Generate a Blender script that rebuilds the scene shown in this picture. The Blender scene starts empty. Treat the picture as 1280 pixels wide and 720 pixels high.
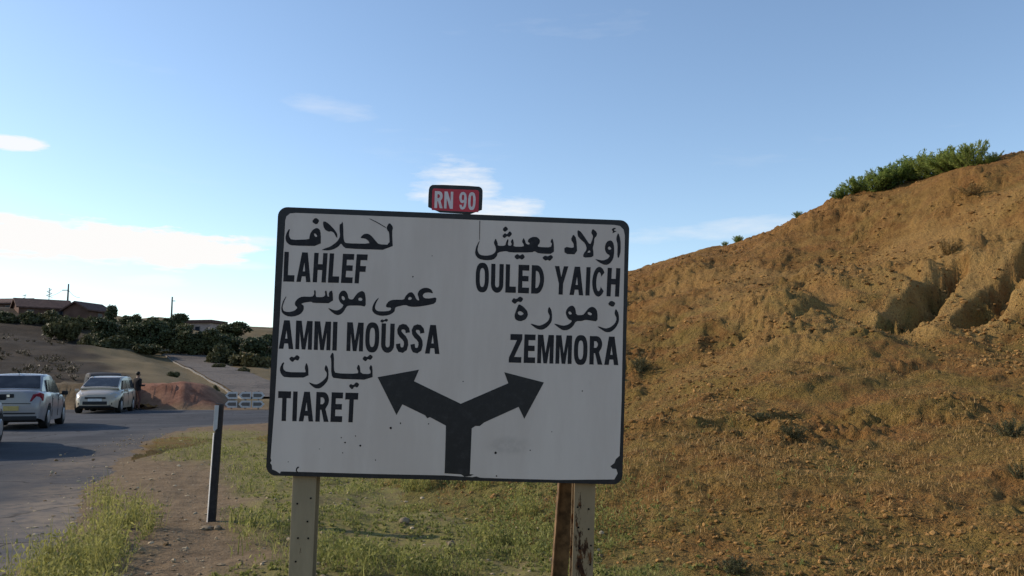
import bpy, bmesh, math, random
import numpy as np
from mathutils import Vector, Matrix, Euler

R = math.radians
rng = np.random.default_rng(7)
random.seed(7)
scene = bpy.context.scene
COL = scene.collection

# ------------------------------------------------------------------ camera
CAM_H = 1.2
FPX = 1066.67                       # focal length in photo pixels (1280 wide)
PITCH = math.atan(120 / FPX)
cam_d = bpy.data.cameras.new('camera')
cam_d.lens = 36 * FPX / 1280
cam_d.clip_start = 0.05
cam_d.clip_end = 9000
cam = bpy.data.objects.new('camera', cam_d)
cam.location = (0, 0, CAM_H)
cam.rotation_euler = (math.pi / 2 + PITCH, 0, 0)
COL.objects.link(cam)
scene.camera = cam

# ------------------------------------------------------------------ sky, sun, exposure
SUN_AZ = R(-74)                     # measured from the view direction, left is negative
SUN_EL = R(27)
SKY_STRENGTH = 0.135
world = bpy.data.worlds.new('World')
scene.world = world
world.use_nodes = True
wn, wl = world.node_tree.nodes, world.node_tree.links
wn.clear()


def wnode(t, **kw):
    n = wn.new(t)
    for k, v in kw.items():
        setattr(n, k, v)
    return n


def wmath(op, a, b=None, c=None, clamp=False):
    n = wn.new('ShaderNodeMath')
    n.operation = op
    n.use_clamp = clamp
    for i, v in enumerate((a, b, c)):
        if v is None:
            continue
        if isinstance(v, (int, float)):
            n.inputs[i].default_value = v
        else:
            wl.new(v, n.inputs[i])
    return n.outputs[0]


sky = wnode('ShaderNodeTexSky', sky_type='NISHITA', sun_disc=False)
sky.sun_elevation = SUN_EL
sky.sun_rotation = SUN_AZ
sky.altitude = 300
sky.air_density = 1.0
sky.dust_density = 0.35
sky.ozone_density = 1.6
tc = wnode('ShaderNodeTexCoord')
sx = wnode('ShaderNodeSeparateXYZ')
wl.new(tc.outputs['Generated'], sx.inputs[0])
az = wmath('ARCTAN2', sx.outputs[0], sx.outputs[1])
el = wmath('ARCSINE', sx.outputs[2])


def wnoise(scale_az, scale_el, detail, rough, off):
    cb = wnode('ShaderNodeCombineXYZ')
    wl.new(wmath('MULTIPLY', az, scale_az), cb.inputs[0])
    wl.new(wmath('MULTIPLY', el, scale_el), cb.inputs[1])
    cb.inputs[2].default_value = off
    n = wnode('ShaderNodeTexNoise')
    n.inputs['Scale'].default_value = 1
    n.inputs['Detail'].default_value = detail
    n.inputs['Roughness'].default_value = rough
    wl.new(cb.outputs[0], n.inputs['Vector'])
    return n.outputs[0]


n_warp = wnoise(9, 30, 6, 0.6, 1.3)
n_fine = wnoise(22, 110, 6, 0.62, 4.1)
n_big = wnoise(2.2, 14, 5, 0.55, 8.7)


def dir_of(px, py):
    cx, cy = (px - 640) / FPX, (360 - py) / FPX
    v = Vector((cx, math.cos(PITCH) - cy * math.sin(PITCH), math.sin(PITCH) + cy * math.cos(PITCH))).normalized()
    return math.atan2(v.x, v.y), math.asin(v.z)


cover = None
# clouds of the sky: direction, half sizes (as angles), density
for px, py, rx, ry, dens, soft, tilt in (
        (110, 304, 200, 26, 1.1, 0.45, 0.0), (5, 177, 46, 9, 0.9, 0.6, 0.0), (408, 134, 62, 15, 0.26, 1.6, -0.12),
        (572, 232, 60, 34, 0.85, 1.3, 0.0), (620, 262, 62, 18, 0.85, 1.2, 0.0), (890, 288, 150, 12, 0.42, 1.5, 0.05), (190, 352, 45, 9, 0.6, 0.9, 0.0),
        (60, 372, 150, 12, 0.35, 1.2, 0.0), (330, 302, 30, 7, 0.5, 1.0, 0.0), (300, 332, 60, 6, 0.4, 1.0, 0.0)):
    a0, e0 = dir_of(px, py)
    k = 1 / FPX
    da = wmath('SUBTRACT', az, a0)
    de = wmath('SUBTRACT', wmath('SUBTRACT', el, e0), wmath('MULTIPLY', da, tilt))
    d2 = wmath('ADD', wmath('POWER', wmath('ABSOLUTE', wmath('DIVIDE', da, rx * k)), 2.4),
               wmath('POWER', wmath('ABSOLUTE', wmath('DIVIDE', de, ry * k)), 2.0))
    m = wmath('SUBTRACT', 1.0, d2)
    m = wmath('ADD', m, wmath('MULTIPLY', wmath('SUBTRACT', n_warp, 0.5), 2.6))
    m = wmath('ADD', m, wmath('MULTIPLY', wmath('SUBTRACT', n_fine, 0.5), 2.2))
    m = wmath('DIVIDE', m, soft, clamp=True)
    m = wmath('MULTIPLY', wmath('SMOOTH_MIN', m, 1.0, 0.2), dens, clamp=True)
    cover = m if cover is None else wmath('MAXIMUM', cover, m)
# thin streaks over the whole sky
st = wmath('MULTIPLY', wmath('SUBTRACT', wmath('ADD', n_big, wmath('MULTIPLY', n_fine, 0.2)), 0.74), 2.2, clamp=True)
cover = wmath('MAXIMUM', cover, wmath('MULTIPLY', st, 0.35))
mixc = wnode('ShaderNodeMix', data_type='RGBA')
wl.new(cover, mixc.inputs['Factor'])
wl.new(sky.outputs[0], mixc.inputs['A'])
mixc.inputs['B'].default_value = (0.70 / SKY_STRENGTH, 0.69 / SKY_STRENGTH, 0.68 / SKY_STRENGTH, 1)
bg = wnode('ShaderNodeBackground')
bg.inputs['Strength'].default_value = SKY_STRENGTH
wl.new(mixc.outputs['Result'], bg.inputs['Color'])
wo = wnode('ShaderNodeOutputWorld')
wl.new(bg.outputs[0], wo.inputs['Surface'])

sun_d = bpy.data.lights.new('sun', 'SUN')
sun_d.energy = 3.2
sun_d.angle = R(0.6)
sun_d.color = (1.0, 0.86, 0.68)
sun = bpy.data.objects.new('sun', sun_d)
SUNV = Vector((math.sin(SUN_AZ) * math.cos(SUN_EL), math.cos(SUN_AZ) * math.cos(SUN_EL), math.sin(SUN_EL)))
sun.rotation_euler = SUNV.to_track_quat('Z', 'Y').to_euler()
sun.location = SUNV * 50
COL.objects.link(sun)

vs = scene.view_settings
vs.view_transform = 'Standard'
vs.look = 'None'
vs.exposure = 0.5
vs.gamma = 1.0
vs.use_curve_mapping = False


# ------------------------------------------------------------------ helpers
def at(px, py, d):
    """point at depth y = d seen in that direction of the photograph"""
    cx, cy = (px - 640) / FPX, (360 - py) / FPX
    x, y, z = cx, math.cos(PITCH) - cy * math.sin(PITCH), math.sin(PITCH) + cy * math.cos(PITCH)
    return Vector((x / y * d, d, CAM_H + z / y * d))


def smooth(a, b, x):
    t = np.clip((x - a) / (b - a), 0, 1)
    return t * t * (3 - 2 * t)


def _hash(ix, iy, seed):
    h = (ix.astype(np.int64) * 374761393 + iy.astype(np.int64) * 668265263 + seed * 1442695041) & 0xFFFFFFFF
    h = ((h ^ (h >> 13)) * 1274126177) & 0xFFFFFFFF
    h = (h ^ (h >> 16)) & 0xFFFFFFFF
    return h / 4294967295.0 * 2 - 1


def vnoise(x, y, seed=0):
    x = np.asarray(x, float)
    y = np.asarray(y, float)
    ix, iy = np.floor(x), np.floor(y)
    fx, fy = x - ix, y - iy
    fx = fx * fx * fx * (fx * (fx * 6 - 15) + 10)
    fy = fy * fy * fy * (fy * (fy * 6 - 15) + 10)
    a, b = _hash(ix, iy, seed), _hash(ix + 1, iy, seed)
    c, d = _hash(ix, iy + 1, seed), _hash(ix + 1, iy + 1, seed)
    return (a * (1 - fx) + b * fx) * (1 - fy) + (c * (1 - fx) + d * fx) * fy


def fbm(x, y, octv, seed=0, gain=0.5):
    s, a, f = 0, 1, 1
    for i in range(octv):
        ca, sa = math.cos(i * 0.7), math.sin(i * 0.7)
        s = s + a * vnoise((x * ca - y * sa) * f + i * 17.3, (x * sa + y * ca) * f - i * 9.1, seed + i * 31)
        a *= gain
        f *= 2.03
    return s


def mesh_np(name, verts, faces, attrs=None, smooth_shade=True):
    """verts Nx3, faces MxK (all the same K)"""
    verts = np.asarray(verts, np.float32)
    faces = np.asarray(faces, np.int32)
    me = bpy.data.meshes.new(name)
    k = faces.shape[1]
    me.vertices.add(len(verts))
    me.vertices.foreach_set('co', verts.ravel())
    me.loops.add(faces.size)
    me.loops.foreach_set('vertex_index', faces.ravel())
    me.polygons.add(len(faces))
    me.polygons.foreach_set('loop_start', np.arange(0, faces.size, k, dtype=np.int32))
    me.polygons.foreach_set('use_smooth', np.full(len(faces), smooth_shade, bool))
    for nm, v in (attrs or {}).items():
        at_ = me.attributes.new(nm, 'FLOAT', 'POINT')
        at_.data.foreach_set('value', np.asarray(v, np.float32).ravel())
    me.update(calc_edges=True)
    me.validate()
    return me


def link(name, me, mat=None, parent=None, label=None, cat=None, group=None, kind=None):
    o = bpy.data.objects.new(name, me)
    COL.objects.link(o)
    if mat is not None and me is not None and not me.materials:
        me.materials.append(mat)
    if parent is not None:
        o.parent = parent
    tag(o, label, cat, group, kind)
    return o


def tag(o, label=None, cat=None, group=None, kind=None):
    if label:
        o['label'] = label
    if cat:
        o['category'] = cat
    if group:
        o['group'] = group
    if kind:
        o['kind'] = kind
    return o


def empty(name, loc, rot=(0, 0, 0), label=None, cat=None, group=None):
    o = bpy.data.objects.new(name, None)
    o.empty_display_size = 0.2
    COL.objects.link(o)
    o.location = loc
    o.rotation_euler = rot
    return tag(o, label, cat, group)


def bm_mesh(name, bm, smooth_shade=False, auto=None):
    bmesh.ops.recalc_face_normals(bm, faces=bm.faces[:])
    me = bpy.data.meshes.new(name)
    bm.to_mesh(me)
    bm.free()
    for p in me.polygons:
        p.use_smooth = smooth_shade
    if auto is not None:
        me.set_sharp_from_angle(angle=R(auto))
    return me


def bm_box(bm, c, s, rot=None):
    m = Matrix.Translation(c)
    if rot is not None:
        m = m @ (rot.to_matrix().to_4x4() if not isinstance(rot, Matrix) else rot.to_4x4())
    m = m @ Matrix.Diagonal((s[0], s[1], s[2], 1))
    return bmesh.ops.create_cube(bm, size=1, matrix=m)['verts']


def bm_bevel(bm, w, seg=2):
    bmesh.ops.bevel(bm, geom=bm.edges[:], offset=w, segments=seg, affect='EDGES', profile=0.6)


def bm_tube(bm, pts, radii, n=8, cap=True):
    rings = []
    pts = [Vector(p) for p in pts]
    for i, p in enumerate(pts):
        t = (pts[min(i + 1, len(pts) - 1)] - pts[max(i - 1, 0)]).normalized()
        u = t.orthogonal().normalized() if i == 0 else (u - t * u.dot(t)).normalized()
        w = t.cross(u)
        rings.append([bm.verts.new(p + (u * math.cos(2 * math.pi * k / n) + w * math.sin(2 * math.pi * k / n)) * radii[i])
                      for k in range(n)])
    for a, b in zip(rings, rings[1:]):
        for k in range(n):
            bm.faces.new((a[k], a[(k + 1) % n], b[(k + 1) % n], b[k]))
    if cap:
        bm.faces.new(rings[0][::-1])
        bm.faces.new(rings[-1])


def bm_prism(bm, poly, y0, y1):
    """polygon in x,z extruded along y"""
    a = [bm.verts.new((x, y0, z)) for x, z in poly]
    b = [bm.verts.new((x, y1, z)) for x, z in poly]
    n = len(poly)
    bm.faces.new(a)
    bm.faces.new(b[::-1])
    for i in range(n):
        bm.faces.new((a[i], b[i], b[(i + 1) % n], a[(i + 1) % n]))


# ------------------------------------------------------------------ materials
class Mat:
    def __init__(self, name, rough=0.8, spec=0.3, metal=0.0):
        self.m = bpy.data.materials.new(name)
        self.m.use_nodes = True
        self.t = self.m.node_tree
        self.n, self.l = self.t.nodes, self.t.links
        self.b = self.n['Principled BSDF']
        self.b.inputs['Roughness'].default_value = rough
        self.b.inputs['Specular IOR Level'].default_value = spec
        self.b.inputs['Metallic'].default_value = metal
        self._tc = None

    def put(self, v, sock):
        if isinstance(v, (int, float)):
            sock.default_value = v
        elif isinstance(v, tuple):
            sock.default_value = v if len(v) == 4 or sock.type == 'VECTOR' else (*v, 1)
        else:
            self.l.new(v, sock)

    def coord(self, kind='Object'):
        if self._tc is None:
            self._tc = self.n.new('ShaderNodeTexCoord')
        return self._tc.outputs[kind]

    def scaled(self, s, kind='Object'):
        mp = self.n.new('ShaderNodeMapping')
        mp.inputs['Scale'].default_value = s
        self.l.new(self.coord(kind), mp.inputs['Vector'])
        return mp.outputs[0]

    def noise(self, scale, detail=4, rough=0.55, vec=None, distort=0.0):
        n = self.n.new('ShaderNodeTexNoise')
        n.inputs['Scale'].default_value = scale
        n.inputs['Detail'].default_value = detail
        n.inputs['Roughness'].default_value = rough
        n.inputs['Distortion'].default_value = distort
        self.l.new(vec if vec is not None else self.coord(), n.inputs['Vector'])
        return n.outputs[0]

    def voronoi(self, scale, vec=None, feature='F1', out='Distance'):
        n = self.n.new('ShaderNodeTexVoronoi')
        n.feature = feature
        n.inputs['Scale'].default_value = scale
        self.l.new(vec if vec is not None else self.coord(), n.inputs['Vector'])
        return n.outputs[out]

    def noise_vec(self, amount):
        n = self.n.new('ShaderNodeTexNoise')
        n.inputs['Scale'].default_value = 1.3
        n.inputs['Detail'].default_value = 4
        self.l.new(self.coord(), n.inputs['Vector'])
        v = self.n.new('ShaderNodeVectorMath')
        v.operation = 'MULTIPLY_ADD'
        self.l.new(n.outputs['Color'], v.inputs[0])
        v.inputs[1].default_value = (amount, amount, amount)
        self.l.new(self.coord(), v.inputs[2])
        return v.outputs[0]

    def ramp(self, v, a, b, lo=0.0, hi=1.0):
        n = self.n.new('ShaderNodeMapRange')
        n.interpolation_type = 'SMOOTHSTEP'
        self.put(v, n.inputs[0])
        for i, x in enumerate((a, b, lo, hi)):
            n.inputs[i + 1].default_value = x
        return n.outputs[0]

    def math(self, op, a, b=None, clamp=False):
        n = self.n.new('ShaderNodeMath')
        n.operation = op
        n.use_clamp = clamp
        self.put(a, n.inputs[0])
        if b is not None:
            self.put(b, n.inputs[1])
        return n.outputs[0]

    def mix(self, f, a, b, mode='MIX'):
        n = self.n.new('ShaderNodeMix')
        n.data_type = 'RGBA'
        n.blend_type = mode
        self.put(f, n.inputs['Factor'])
        self.put(a, n.inputs['A'])
        self.put(b, n.inputs['B'])
        return n.outputs['Result']

    def attr(self, name):
        n = self.n.new('ShaderNodeAttribute')
        n.attribute_name = name
        return n.outputs['Fac']

    def island(self):
        return self.n.new('ShaderNodeNewGeometry').outputs['Random Per Island']

    def objrand(self):
        return self.n.new('ShaderNodeObjectInfo').outputs['Random']

    def bump(self, h, strength, dist):
        n = self.n.new('ShaderNodeBump')
        n.inputs['Strength'].default_value = strength
        n.inputs['Distance'].default_value = dist
        self.put(h, n.inputs['Height'])
        self.l.new(n.outputs[0], self.b.inputs['Normal'])

    def color(self, c):
        self.put(c, self.b.inputs['Base Color'])
        return self.m

    def rough(self, v):
        self.put(v, self.b.inputs['Roughness'])


def simple(name, c, rough=0.6, spec=0.4, metal=0.0, var=0.12, scale=14.0, dirt=None):
    m = Mat(name, rough, spec, metal)
    n = m.noise(scale, 5, 0.6)
    col = m.mix(m.ramp(n, 0.3, 0.7), tuple(x * (1 - var) for x in c), tuple(min(1, x * (1 + var)) for x in c))
    if dirt:
        col = m.mix(m.ramp(m.noise(scale * 0.35, 6, 0.7), 0.52, 0.75, 0, 0.7), col, dirt)
    return m.color(col)


M = {}
# hillside soil
m = Mat('dry_hill_soil', 0.95, 0.1)
n1 = m.noise(0.35, 6, 0.6)
n2 = m.noise(2.6, 6, 0.65)
n3 = m.noise(11, 5, 0.65)
n4 = m.noise(42, 4, 0.6)
col = m.mix(m.ramp(n2, 0.32, 0.68), (0.1574, 0.0760, 0.0226), (0.3043, 0.1633, 0.0530))
col = m.mix(m.ramp(n1, 0.42, 0.62, 0, 0.55), col, (0.2465, 0.1157, 0.0364))
grass_f = m.math('MULTIPLY', m.attr('grassy'), m.ramp(m.noise(1.3, 6, 0.65), 0.36, 0.60), True)
col = m.mix(m.math('MULTIPLY', grass_f, 0.70), col, (0.1731, 0.1282, 0.0341))
col = m.mix(m.math('MULTIPLY', m.attr('pale'), m.ramp(n3, 0.3, 0.65, 0.3, 0.9)), col, (0.4197, 0.2611, 0.0946))
col = m.mix(m.ramp(n3, 0.54, 0.66, 0, 0.75), col, (0.0893, 0.0446, 0.0151))
col = m.mix(m.ramp(n4, 0.54, 0.70, 0, 0.6), col, (0.3777, 0.2373, 0.0908))
col = m.mix(m.math('MULTIPLY', m.attr('green'), m.ramp(n2, 0.3, 0.6, 0.45, 0.95)), col, (0.1700, 0.1473, 0.0460))
h = m.math('ADD', m.math('MULTIPLY', n3, 0.7), m.math('MULTIPLY', n4, 0.3))
m.bump(h, 1.0, 0.16)
M['hill'] = m.color(col)
# verge and far land
m = Mat('verge_soil', 0.95, 0.1)
n1 = m.noise(0.6, 6, 0.6)
n2 = m.noise(5, 6, 0.65)
n3 = m.noise(28, 5, 0.65)
col = m.mix(m.ramp(n2, 0.3, 0.7), (0.1411, 0.0967, 0.0558), (0.2055, 0.1451, 0.0852))
col = m.mix(m.ramp(n3, 0.58, 0.72, 0, 0.6), col, (0.2902, 0.2337, 0.1550))
col = m.mix(m.ramp(n3, 0.42, 0.28, 0, 0.5), col, (0.0645, 0.0468, 0.0271))
col = m.mix(m.math('MULTIPLY', m.attr('grassy'), m.ramp(n2, 0.3, 0.6, 0.35, 0.95)), col, (0.1820, 0.1625, 0.0525))
far_c = m.mix(m.ramp(m.noise(0.12, 7, 0.68), 0.35, 0.65), (0.1128, 0.0871, 0.0450), (0.1814, 0.1330, 0.0713))
col = m.mix(m.attr('far'), col, far_c)
dark_c = m.mix(m.ramp(m.noise(0.35, 7, 0.7), 0.35, 0.65), (0.021, 0.015, 0.010), (0.046, 0.033, 0.022))
col = m.mix(m.attr('scrub'), col, dark_c)
red_c = m.mix(m.ramp(m.noise(1.6, 7, 0.7), 0.35, 0.65), (0.165, 0.066, 0.042), (0.285, 0.135, 0.088))
col = m.mix(m.attr('red'), col, red_c)
m.bump(m.math('ADD', n2, m.math('MULTIPLY', n3, 0.5)), 0.7, 0.05)
M['ground'] = m.color(col)
# asphalt
m = Mat('asphalt', 0.95, 0.06)
n1 = m.noise(0.5, 6, 0.65)
n2 = m.noise(6, 6, 0.6)
n3 = m.noise(130, 3, 0.6)
col = m.mix(m.ramp(n1, 0.35, 0.65), (0.0467, 0.0495, 0.0564), (0.0804, 0.0833, 0.0924))
col = m.mix(m.ramp(n3, 0.5, 0.75, 0, 0.6), col, (0.1628, 0.1630, 0.1681))
dust = m.math('MULTIPLY', m.attr('edge'), m.ramp(n2, 0.3, 0.62, 0.25, 1.0), True)
col = m.mix(dust, col, (0.2332, 0.1854, 0.1381))
col = m.mix(m.ramp(m.noise(1.7, 7, 0.7), 0.58, 0.72, 0, 0.30), col, (0.2170, 0.1966, 0.1802))
crk = m.voronoi(0.55, m.noise_vec(0.55), 'DISTANCE_TO_EDGE')
col = m.mix(m.math('MULTIPLY', m.ramp(crk, 0.0, 0.016, 0.75, 0.0), m.ramp(n1, 0.42, 0.55)), col, (0.012, 0.012, 0.012))
col = m.mix(m.ramp(m.noise(0.22, 3, 0.5), 0.50, 0.56, 0, 0.28), col, (0.030, 0.030, 0.034))
m.bump(n3, 0.35, 0.01)
m.rough(m.ramp(n1, 0.3, 0.7, 0.85, 1.0))
M['asphalt'] = m.color(col)

# sign materials
m = Mat('white_sign_film', 0.5, 0.3)
v1 = m.scaled((3, 3, 0.6))
col = m.mix(m.ramp(m.noise(1.0, 6, 0.65, v1), 0.35, 0.7), (0.54, 0.450, 0.395), (0.61, 0.520, 0.462))
col = m.mix(m.ramp(m.noise(7, 7, 0.72), 0.60, 0.80, 0, 0.30), col, (0.33, 0.285, 0.25))
# old smudge low on the right half, and dirt creeping up from the lower rim
sm = m.n.new('ShaderNodeVectorMath')
sm.operation = 'DISTANCE'
m.l.new(m.scaled((1.0, 0.0, 2.4)), sm.inputs[0])
sm.inputs[1].default_value = (0.36, 0.0, 2.4 * 0.86)
col = m.mix(m.math('MULTIPLY', m.ramp(sm.outputs['Value'], 0.04, 0.17, 0.30, 0.0), m.ramp(m.noise(16, 5, 0.7), 0.35, 0.65, 0.2, 1.0)), col, (0.16, 0.13, 0.11))
m.bump(m.noise(2.2, 3), 0.10, 0.03)
M['sign_white'] = m.color(col)
m = Mat('black_sign_film', 0.45, 0.4)
col = m.mix(m.ramp(m.noise(18, 6, 0.7), 0.45, 0.8), (0.010, 0.010, 0.013), (0.030, 0.028, 0.032))
M['sign_black'] = m.color(col)
m = Mat('letter_film', 0.6, 0.25)
col = m.mix(m.ramp(m.noise(25, 6, 0.7), 0.45, 0.8), (0.012, 0.011, 0.014), (0.036, 0.033, 0.037))
M['letter'] = m.color(col)
M['sign_red'] = simple('red_sign_film', (0.46, 0.024, 0.045), 0.4, 0.4, var=0.15, scale=9)
M['plate_letter'] = simple('plate_letter_film', (0.62, 0.55, 0.55), 0.45, 0.4, var=0.08, scale=30)
M['sign_back'] = simple('galvanised_back', (0.20, 0.20, 0.21), 0.5, 0.5, 0.6)
m = Mat('painted_post', 0.6, 0.35)
v1 = m.scaled((1, 1, 0.25))
col = m.mix(m.ramp(m.noise(6, 6, 0.65, v1), 0.35, 0.7), (0.2367, 0.1842, 0.1153), (0.3090, 0.2418, 0.1538))
rust = m.mix(m.ramp(m.noise(30, 4, 0.6), 0.4, 0.6), (0.0363, 0.0121, 0.0038), (0.0920, 0.0329, 0.0097))
col = m.mix(m.ramp(m.noise(15, 7, 0.72, v1), 0.625, 0.66), col, rust)
m.bump(m.noise(15, 7, 0.72, v1), 0.3, 0.004)
M['post'] = m.color(col)
m = Mat('peeling_post', 0.75, 0.25)
v1 = m.scaled((1, 1, 0.3))
col = m.mix(m.ramp(m.noise(6, 6, 0.65, v1), 0.35, 0.7), (0.2286, 0.1657, 0.0971), (0.2980, 0.2138, 0.1259))
rust = m.mix(m.ramp(m.noise(30, 4, 0.6), 0.4, 0.6), (0.0313, 0.0107, 0.0034), (0.1040, 0.0401, 0.0120))
col = m.mix(m.ramp(m.noise(11, 7, 0.72, v1), 0.515, 0.56), col, rust)
M['post_peel'] = m.color(col)
M['rust'] = simple('rusty_steel', (0.135, 0.080, 0.040), 0.85, 0.2, var=0.45, scale=20)
M['hole'] = simple('dark_hole', (0.012, 0.010, 0.009), 0.9, 0.1)
M['marker_dark'] = simple('marker_black', (0.022, 0.019, 0.020), 0.65, 0.3, var=0.3, scale=25, dirt=(0.055, 0.045, 0.04))
M['marker_white'] = simple('marker_white', (0.50, 0.49, 0.48), 0.5, 0.4, var=0.08)


def paint(name, c, rough=0.32):
    m = Mat(name, rough, 0.5)
    m.b.inputs['Coat Weight'].default_value = 0.5
    m.b.inputs['Coat Roughness'].default_value = 0.12
    d = m.ramp(m.noise(3, 6, 0.65), 0.4, 0.75, 0, 0.35)
    return m.color(m.mix(d, c, (c[0] * 0.6 + 0.06, c[1] * 0.6 + 0.05, c[2] * 0.6 + 0.035)))


M['car_silver'] = paint('silver_paint', (0.23, 0.22, 0.225))
M['car_pale'] = paint('pale_paint', (0.36, 0.30, 0.23))
M['car_dark'] = paint('dark_paint', (0.045, 0.042, 0.042))
M['car_dark'].node_tree.nodes['Principled BSDF'].inputs['Coat Weight'].default_value = 0.0
M['car_dark'].node_tree.nodes['Principled BSDF'].inputs['Roughness'].default_value = 0.6
M['car_dark'].node_tree.nodes['Principled BSDF'].inputs['Specular IOR Level'].default_value = 0.15
M['car_white'] = paint('white_paint', (0.42, 0.42, 0.42))
m = Mat('car_glass', 0.12, 0.12)
M['glass'] = m.color(m.mix(m.ramp(m.noise(2.5, 3), 0.4, 0.7), (0.020, 0.024, 0.032), (0.040, 0.046, 0.056)))
M['tint'] = simple('dusty_tinted_glass', (0.030, 0.030, 0.032), 0.45, 0.15)
M['tyre'] = simple('tyre_rubber', (0.018, 0.018, 0.018), 0.85, 0.2)
M['rim'] = simple('wheel_rim', (0.30, 0.30, 0.31), 0.4, 0.5, 0.5)
M['trim'] = simple('black_plastic', (0.016, 0.016, 0.018), 0.6, 0.3)
M['tail'] = simple('tail_lamp_red', (0.20, 0.015, 0.030), 0.2, 0.6, var=0.3, scale=30)
M['head'] = simple('head_lamp_glass', (0.34, 0.35, 0.36), 0.12, 0.7, var=0.2, scale=20)
M['plate_yellow'] = simple('yellow_plate', (0.42, 0.31, 0.10), 0.5, 0.4)
M['plate_white'] = simple('white_plate', (0.50, 0.50, 0.50), 0.5, 0.4)
M['chrome'] = simple('chrome', (0.6, 0.6, 0.62), 0.2, 0.5, 0.9)
# vegetation
def leaf(name, a, b, transl=0.25, isl=True):
    m = Mat(name, 0.65, 0.25)
    f = m.island() if isl else m.noise(3)
    c = m.mix(f, a, b)
    c = m.mix(m.math('MULTIPLY', m.objrand(), 0.6), c, (b[0] * 1.25, b[1] * 1.05, b[2] * 0.9))
    m.color(c)
    tr = m.n.new('ShaderNodeBsdfTranslucent')
    m.put(c, tr.inputs['Color'])
    ms = m.n.new('ShaderNodeMixShader')
    ms.inputs[0].default_value = transl
    m.l.new(m.b.outputs[0], ms.inputs[1])
    m.l.new(tr.outputs[0], ms.inputs[2])
    m.l.new(ms.outputs[0], m.n['Material Output'].inputs['Surface'])
    return m.m


M['tree_leaf'] = leaf('evergreen_leaf', (0.030, 0.042, 0.020), (0.082, 0.094, 0.044), 0.15)
M['bush_leaf'] = leaf('scrub_leaf', (0.042, 0.050, 0.022), (0.098, 0.098, 0.046), 0.15)
M['broom_leaf'] = leaf('broom_leaf', (0.110, 0.165, 0.032), (0.235, 0.300, 0.080), 0.55)
M['scrub'] = leaf('dry_scrub', (0.042, 0.034, 0.020), (0.105, 0.084, 0.050), 0.15)
M['weed'] = leaf('green_weed', (0.115, 0.135, 0.030), (0.33, 0.320, 0.110), 0.5)
M['dry_grass'] = leaf('dry_grass', (0.175, 0.108, 0.036), (0.36, 0.24, 0.090), 0.25)
M['bark'] = simple('bark', (0.060, 0.045, 0.033), 0.9, 0.1, var=0.35, scale=18)
m = Mat('soil_clod', 0.95, 0.1)
M['clod'] = m.color(m.mix(m.island(), (0.1403, 0.0691, 0.0218), (0.3223, 0.1825, 0.0660)))
m = Mat('pebble', 0.9, 0.15)
M['pebble'] = m.color(m.mix(m.island(), (0.1663, 0.1105, 0.0583), (0.4575, 0.3653, 0.2410)))
M['stone'] = simple('pale_stone', (0.21, 0.165, 0.11), 0.9, 0.15, var=0.25, scale=12)
# buildings
M['wall_brown'] = simple('brown_render', (0.110, 0.065, 0.050), 0.9, 0.1, var=0.2, scale=1.2)
M['wall_pale'] = simple('pale_render', (0.33, 0.26, 0.23), 0.9, 0.1, var=0.15, scale=1.2)
M['roof_tile'] = simple('old_roof_tile', (0.100, 0.060, 0.050), 0.9, 0.15, var=0.3, scale=3)
M['pole'] = simple('weathered_pole', (0.14, 0.125, 0.115), 0.85, 0.15)
M['wire'] = simple('wire', (0.04, 0.04, 0.045), 0.6, 0.3)
M['skin'] = simple('skin', (0.22, 0.125, 0.085), 0.6, 0.3)
M['cloth_dark'] = simple('dark_jacket', (0.022, 0.020, 0.022), 0.9, 0.1)
M['cloth_trouser'] = simple('brown_trousers', (0.100, 0.055, 0.048), 0.9, 0.1)
M['hair'] = simple('black_hair', (0.010, 0.009, 0.008), 0.7, 0.2)
M['concrete'] = simple('pale_concrete', (0.20, 0.185, 0.165), 0.9, 0.15, scale=3)

# ------------------------------------------------------------------ road layout
ROAD = [(6.1, -20), (-1.1, 0), (-3.05, 5.5), (-5.0, 10.5), (-6.9, 16), (-8.0, 20), (-8.5, 22.6), (-8.55, 24.3), (-7.6, 26.2), (-4.5, 29.5),
        (2, 35), (10, 41), (22, 47), (45, 52), (90, 54), (90, 63), (45, 62), (18, 56), (4, 50), (-4, 44), (-9.5, 40.6),
        (-16, 40.2), (-24, 41.2), (-34, 44), (-70, 58), (-72, 50), (-36, 34), (-25, 23), (-18, 10), (-13, 0), (-5.5, -20)]
ROAD = np.array(ROAD, float)


def catmull(P, n=8):
    out = []
    N = len(P)
    for i in range(N):
        p0, p1, p2, p3 = P[i - 1], P[i], P[(i + 1) % N], P[(i + 2) % N]
        for k in range(n):
            t = k / n
            out.append(0.5 * (2 * p1 + (p2 - p0) * t + (2 * p0 - 5 * p1 + 4 * p2 - p3) * t * t + (3 * p1 - p0 - 3 * p2 + p3) * t ** 3))
    return np.array(out)


ROADC = catmull(ROAD, 4)


def poly_sdf(P, x, y):
    """signed distance, negative inside"""
    x = np.asarray(x, float)
    y = np.asarray(y, float)
    d = np.full(x.shape, 1e9)
    ins = np.zeros(x.shape, bool)
    N = len(P)
    for i in range(N):
        ax, ay = P[i]
        bx, by = P[(i + 1) % N]
        ex, ey = bx - ax, by - ay
        t = np.clip(((x - ax) * ex + (y - ay) * ey) / (ex * ex + ey * ey + 1e-12), 0, 1)
        d = np.minimum(d, (x - ax - t * ex) ** 2 + (y - ay - t * ey) ** 2)
        if ay != by:
            c = ((ay > y) != (by > y)) & (x < (bx - ax) * (y - ay) / (by - ay) + ax)
            ins ^= c
    d = np.sqrt(d)
    return np.where(ins, -d, d)


def road_sdf(x, y):
    return poly_sdf(ROADC, x, y) + 0.16 * fbm(x * 1.1, y * 1.1, 4, 5)


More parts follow.
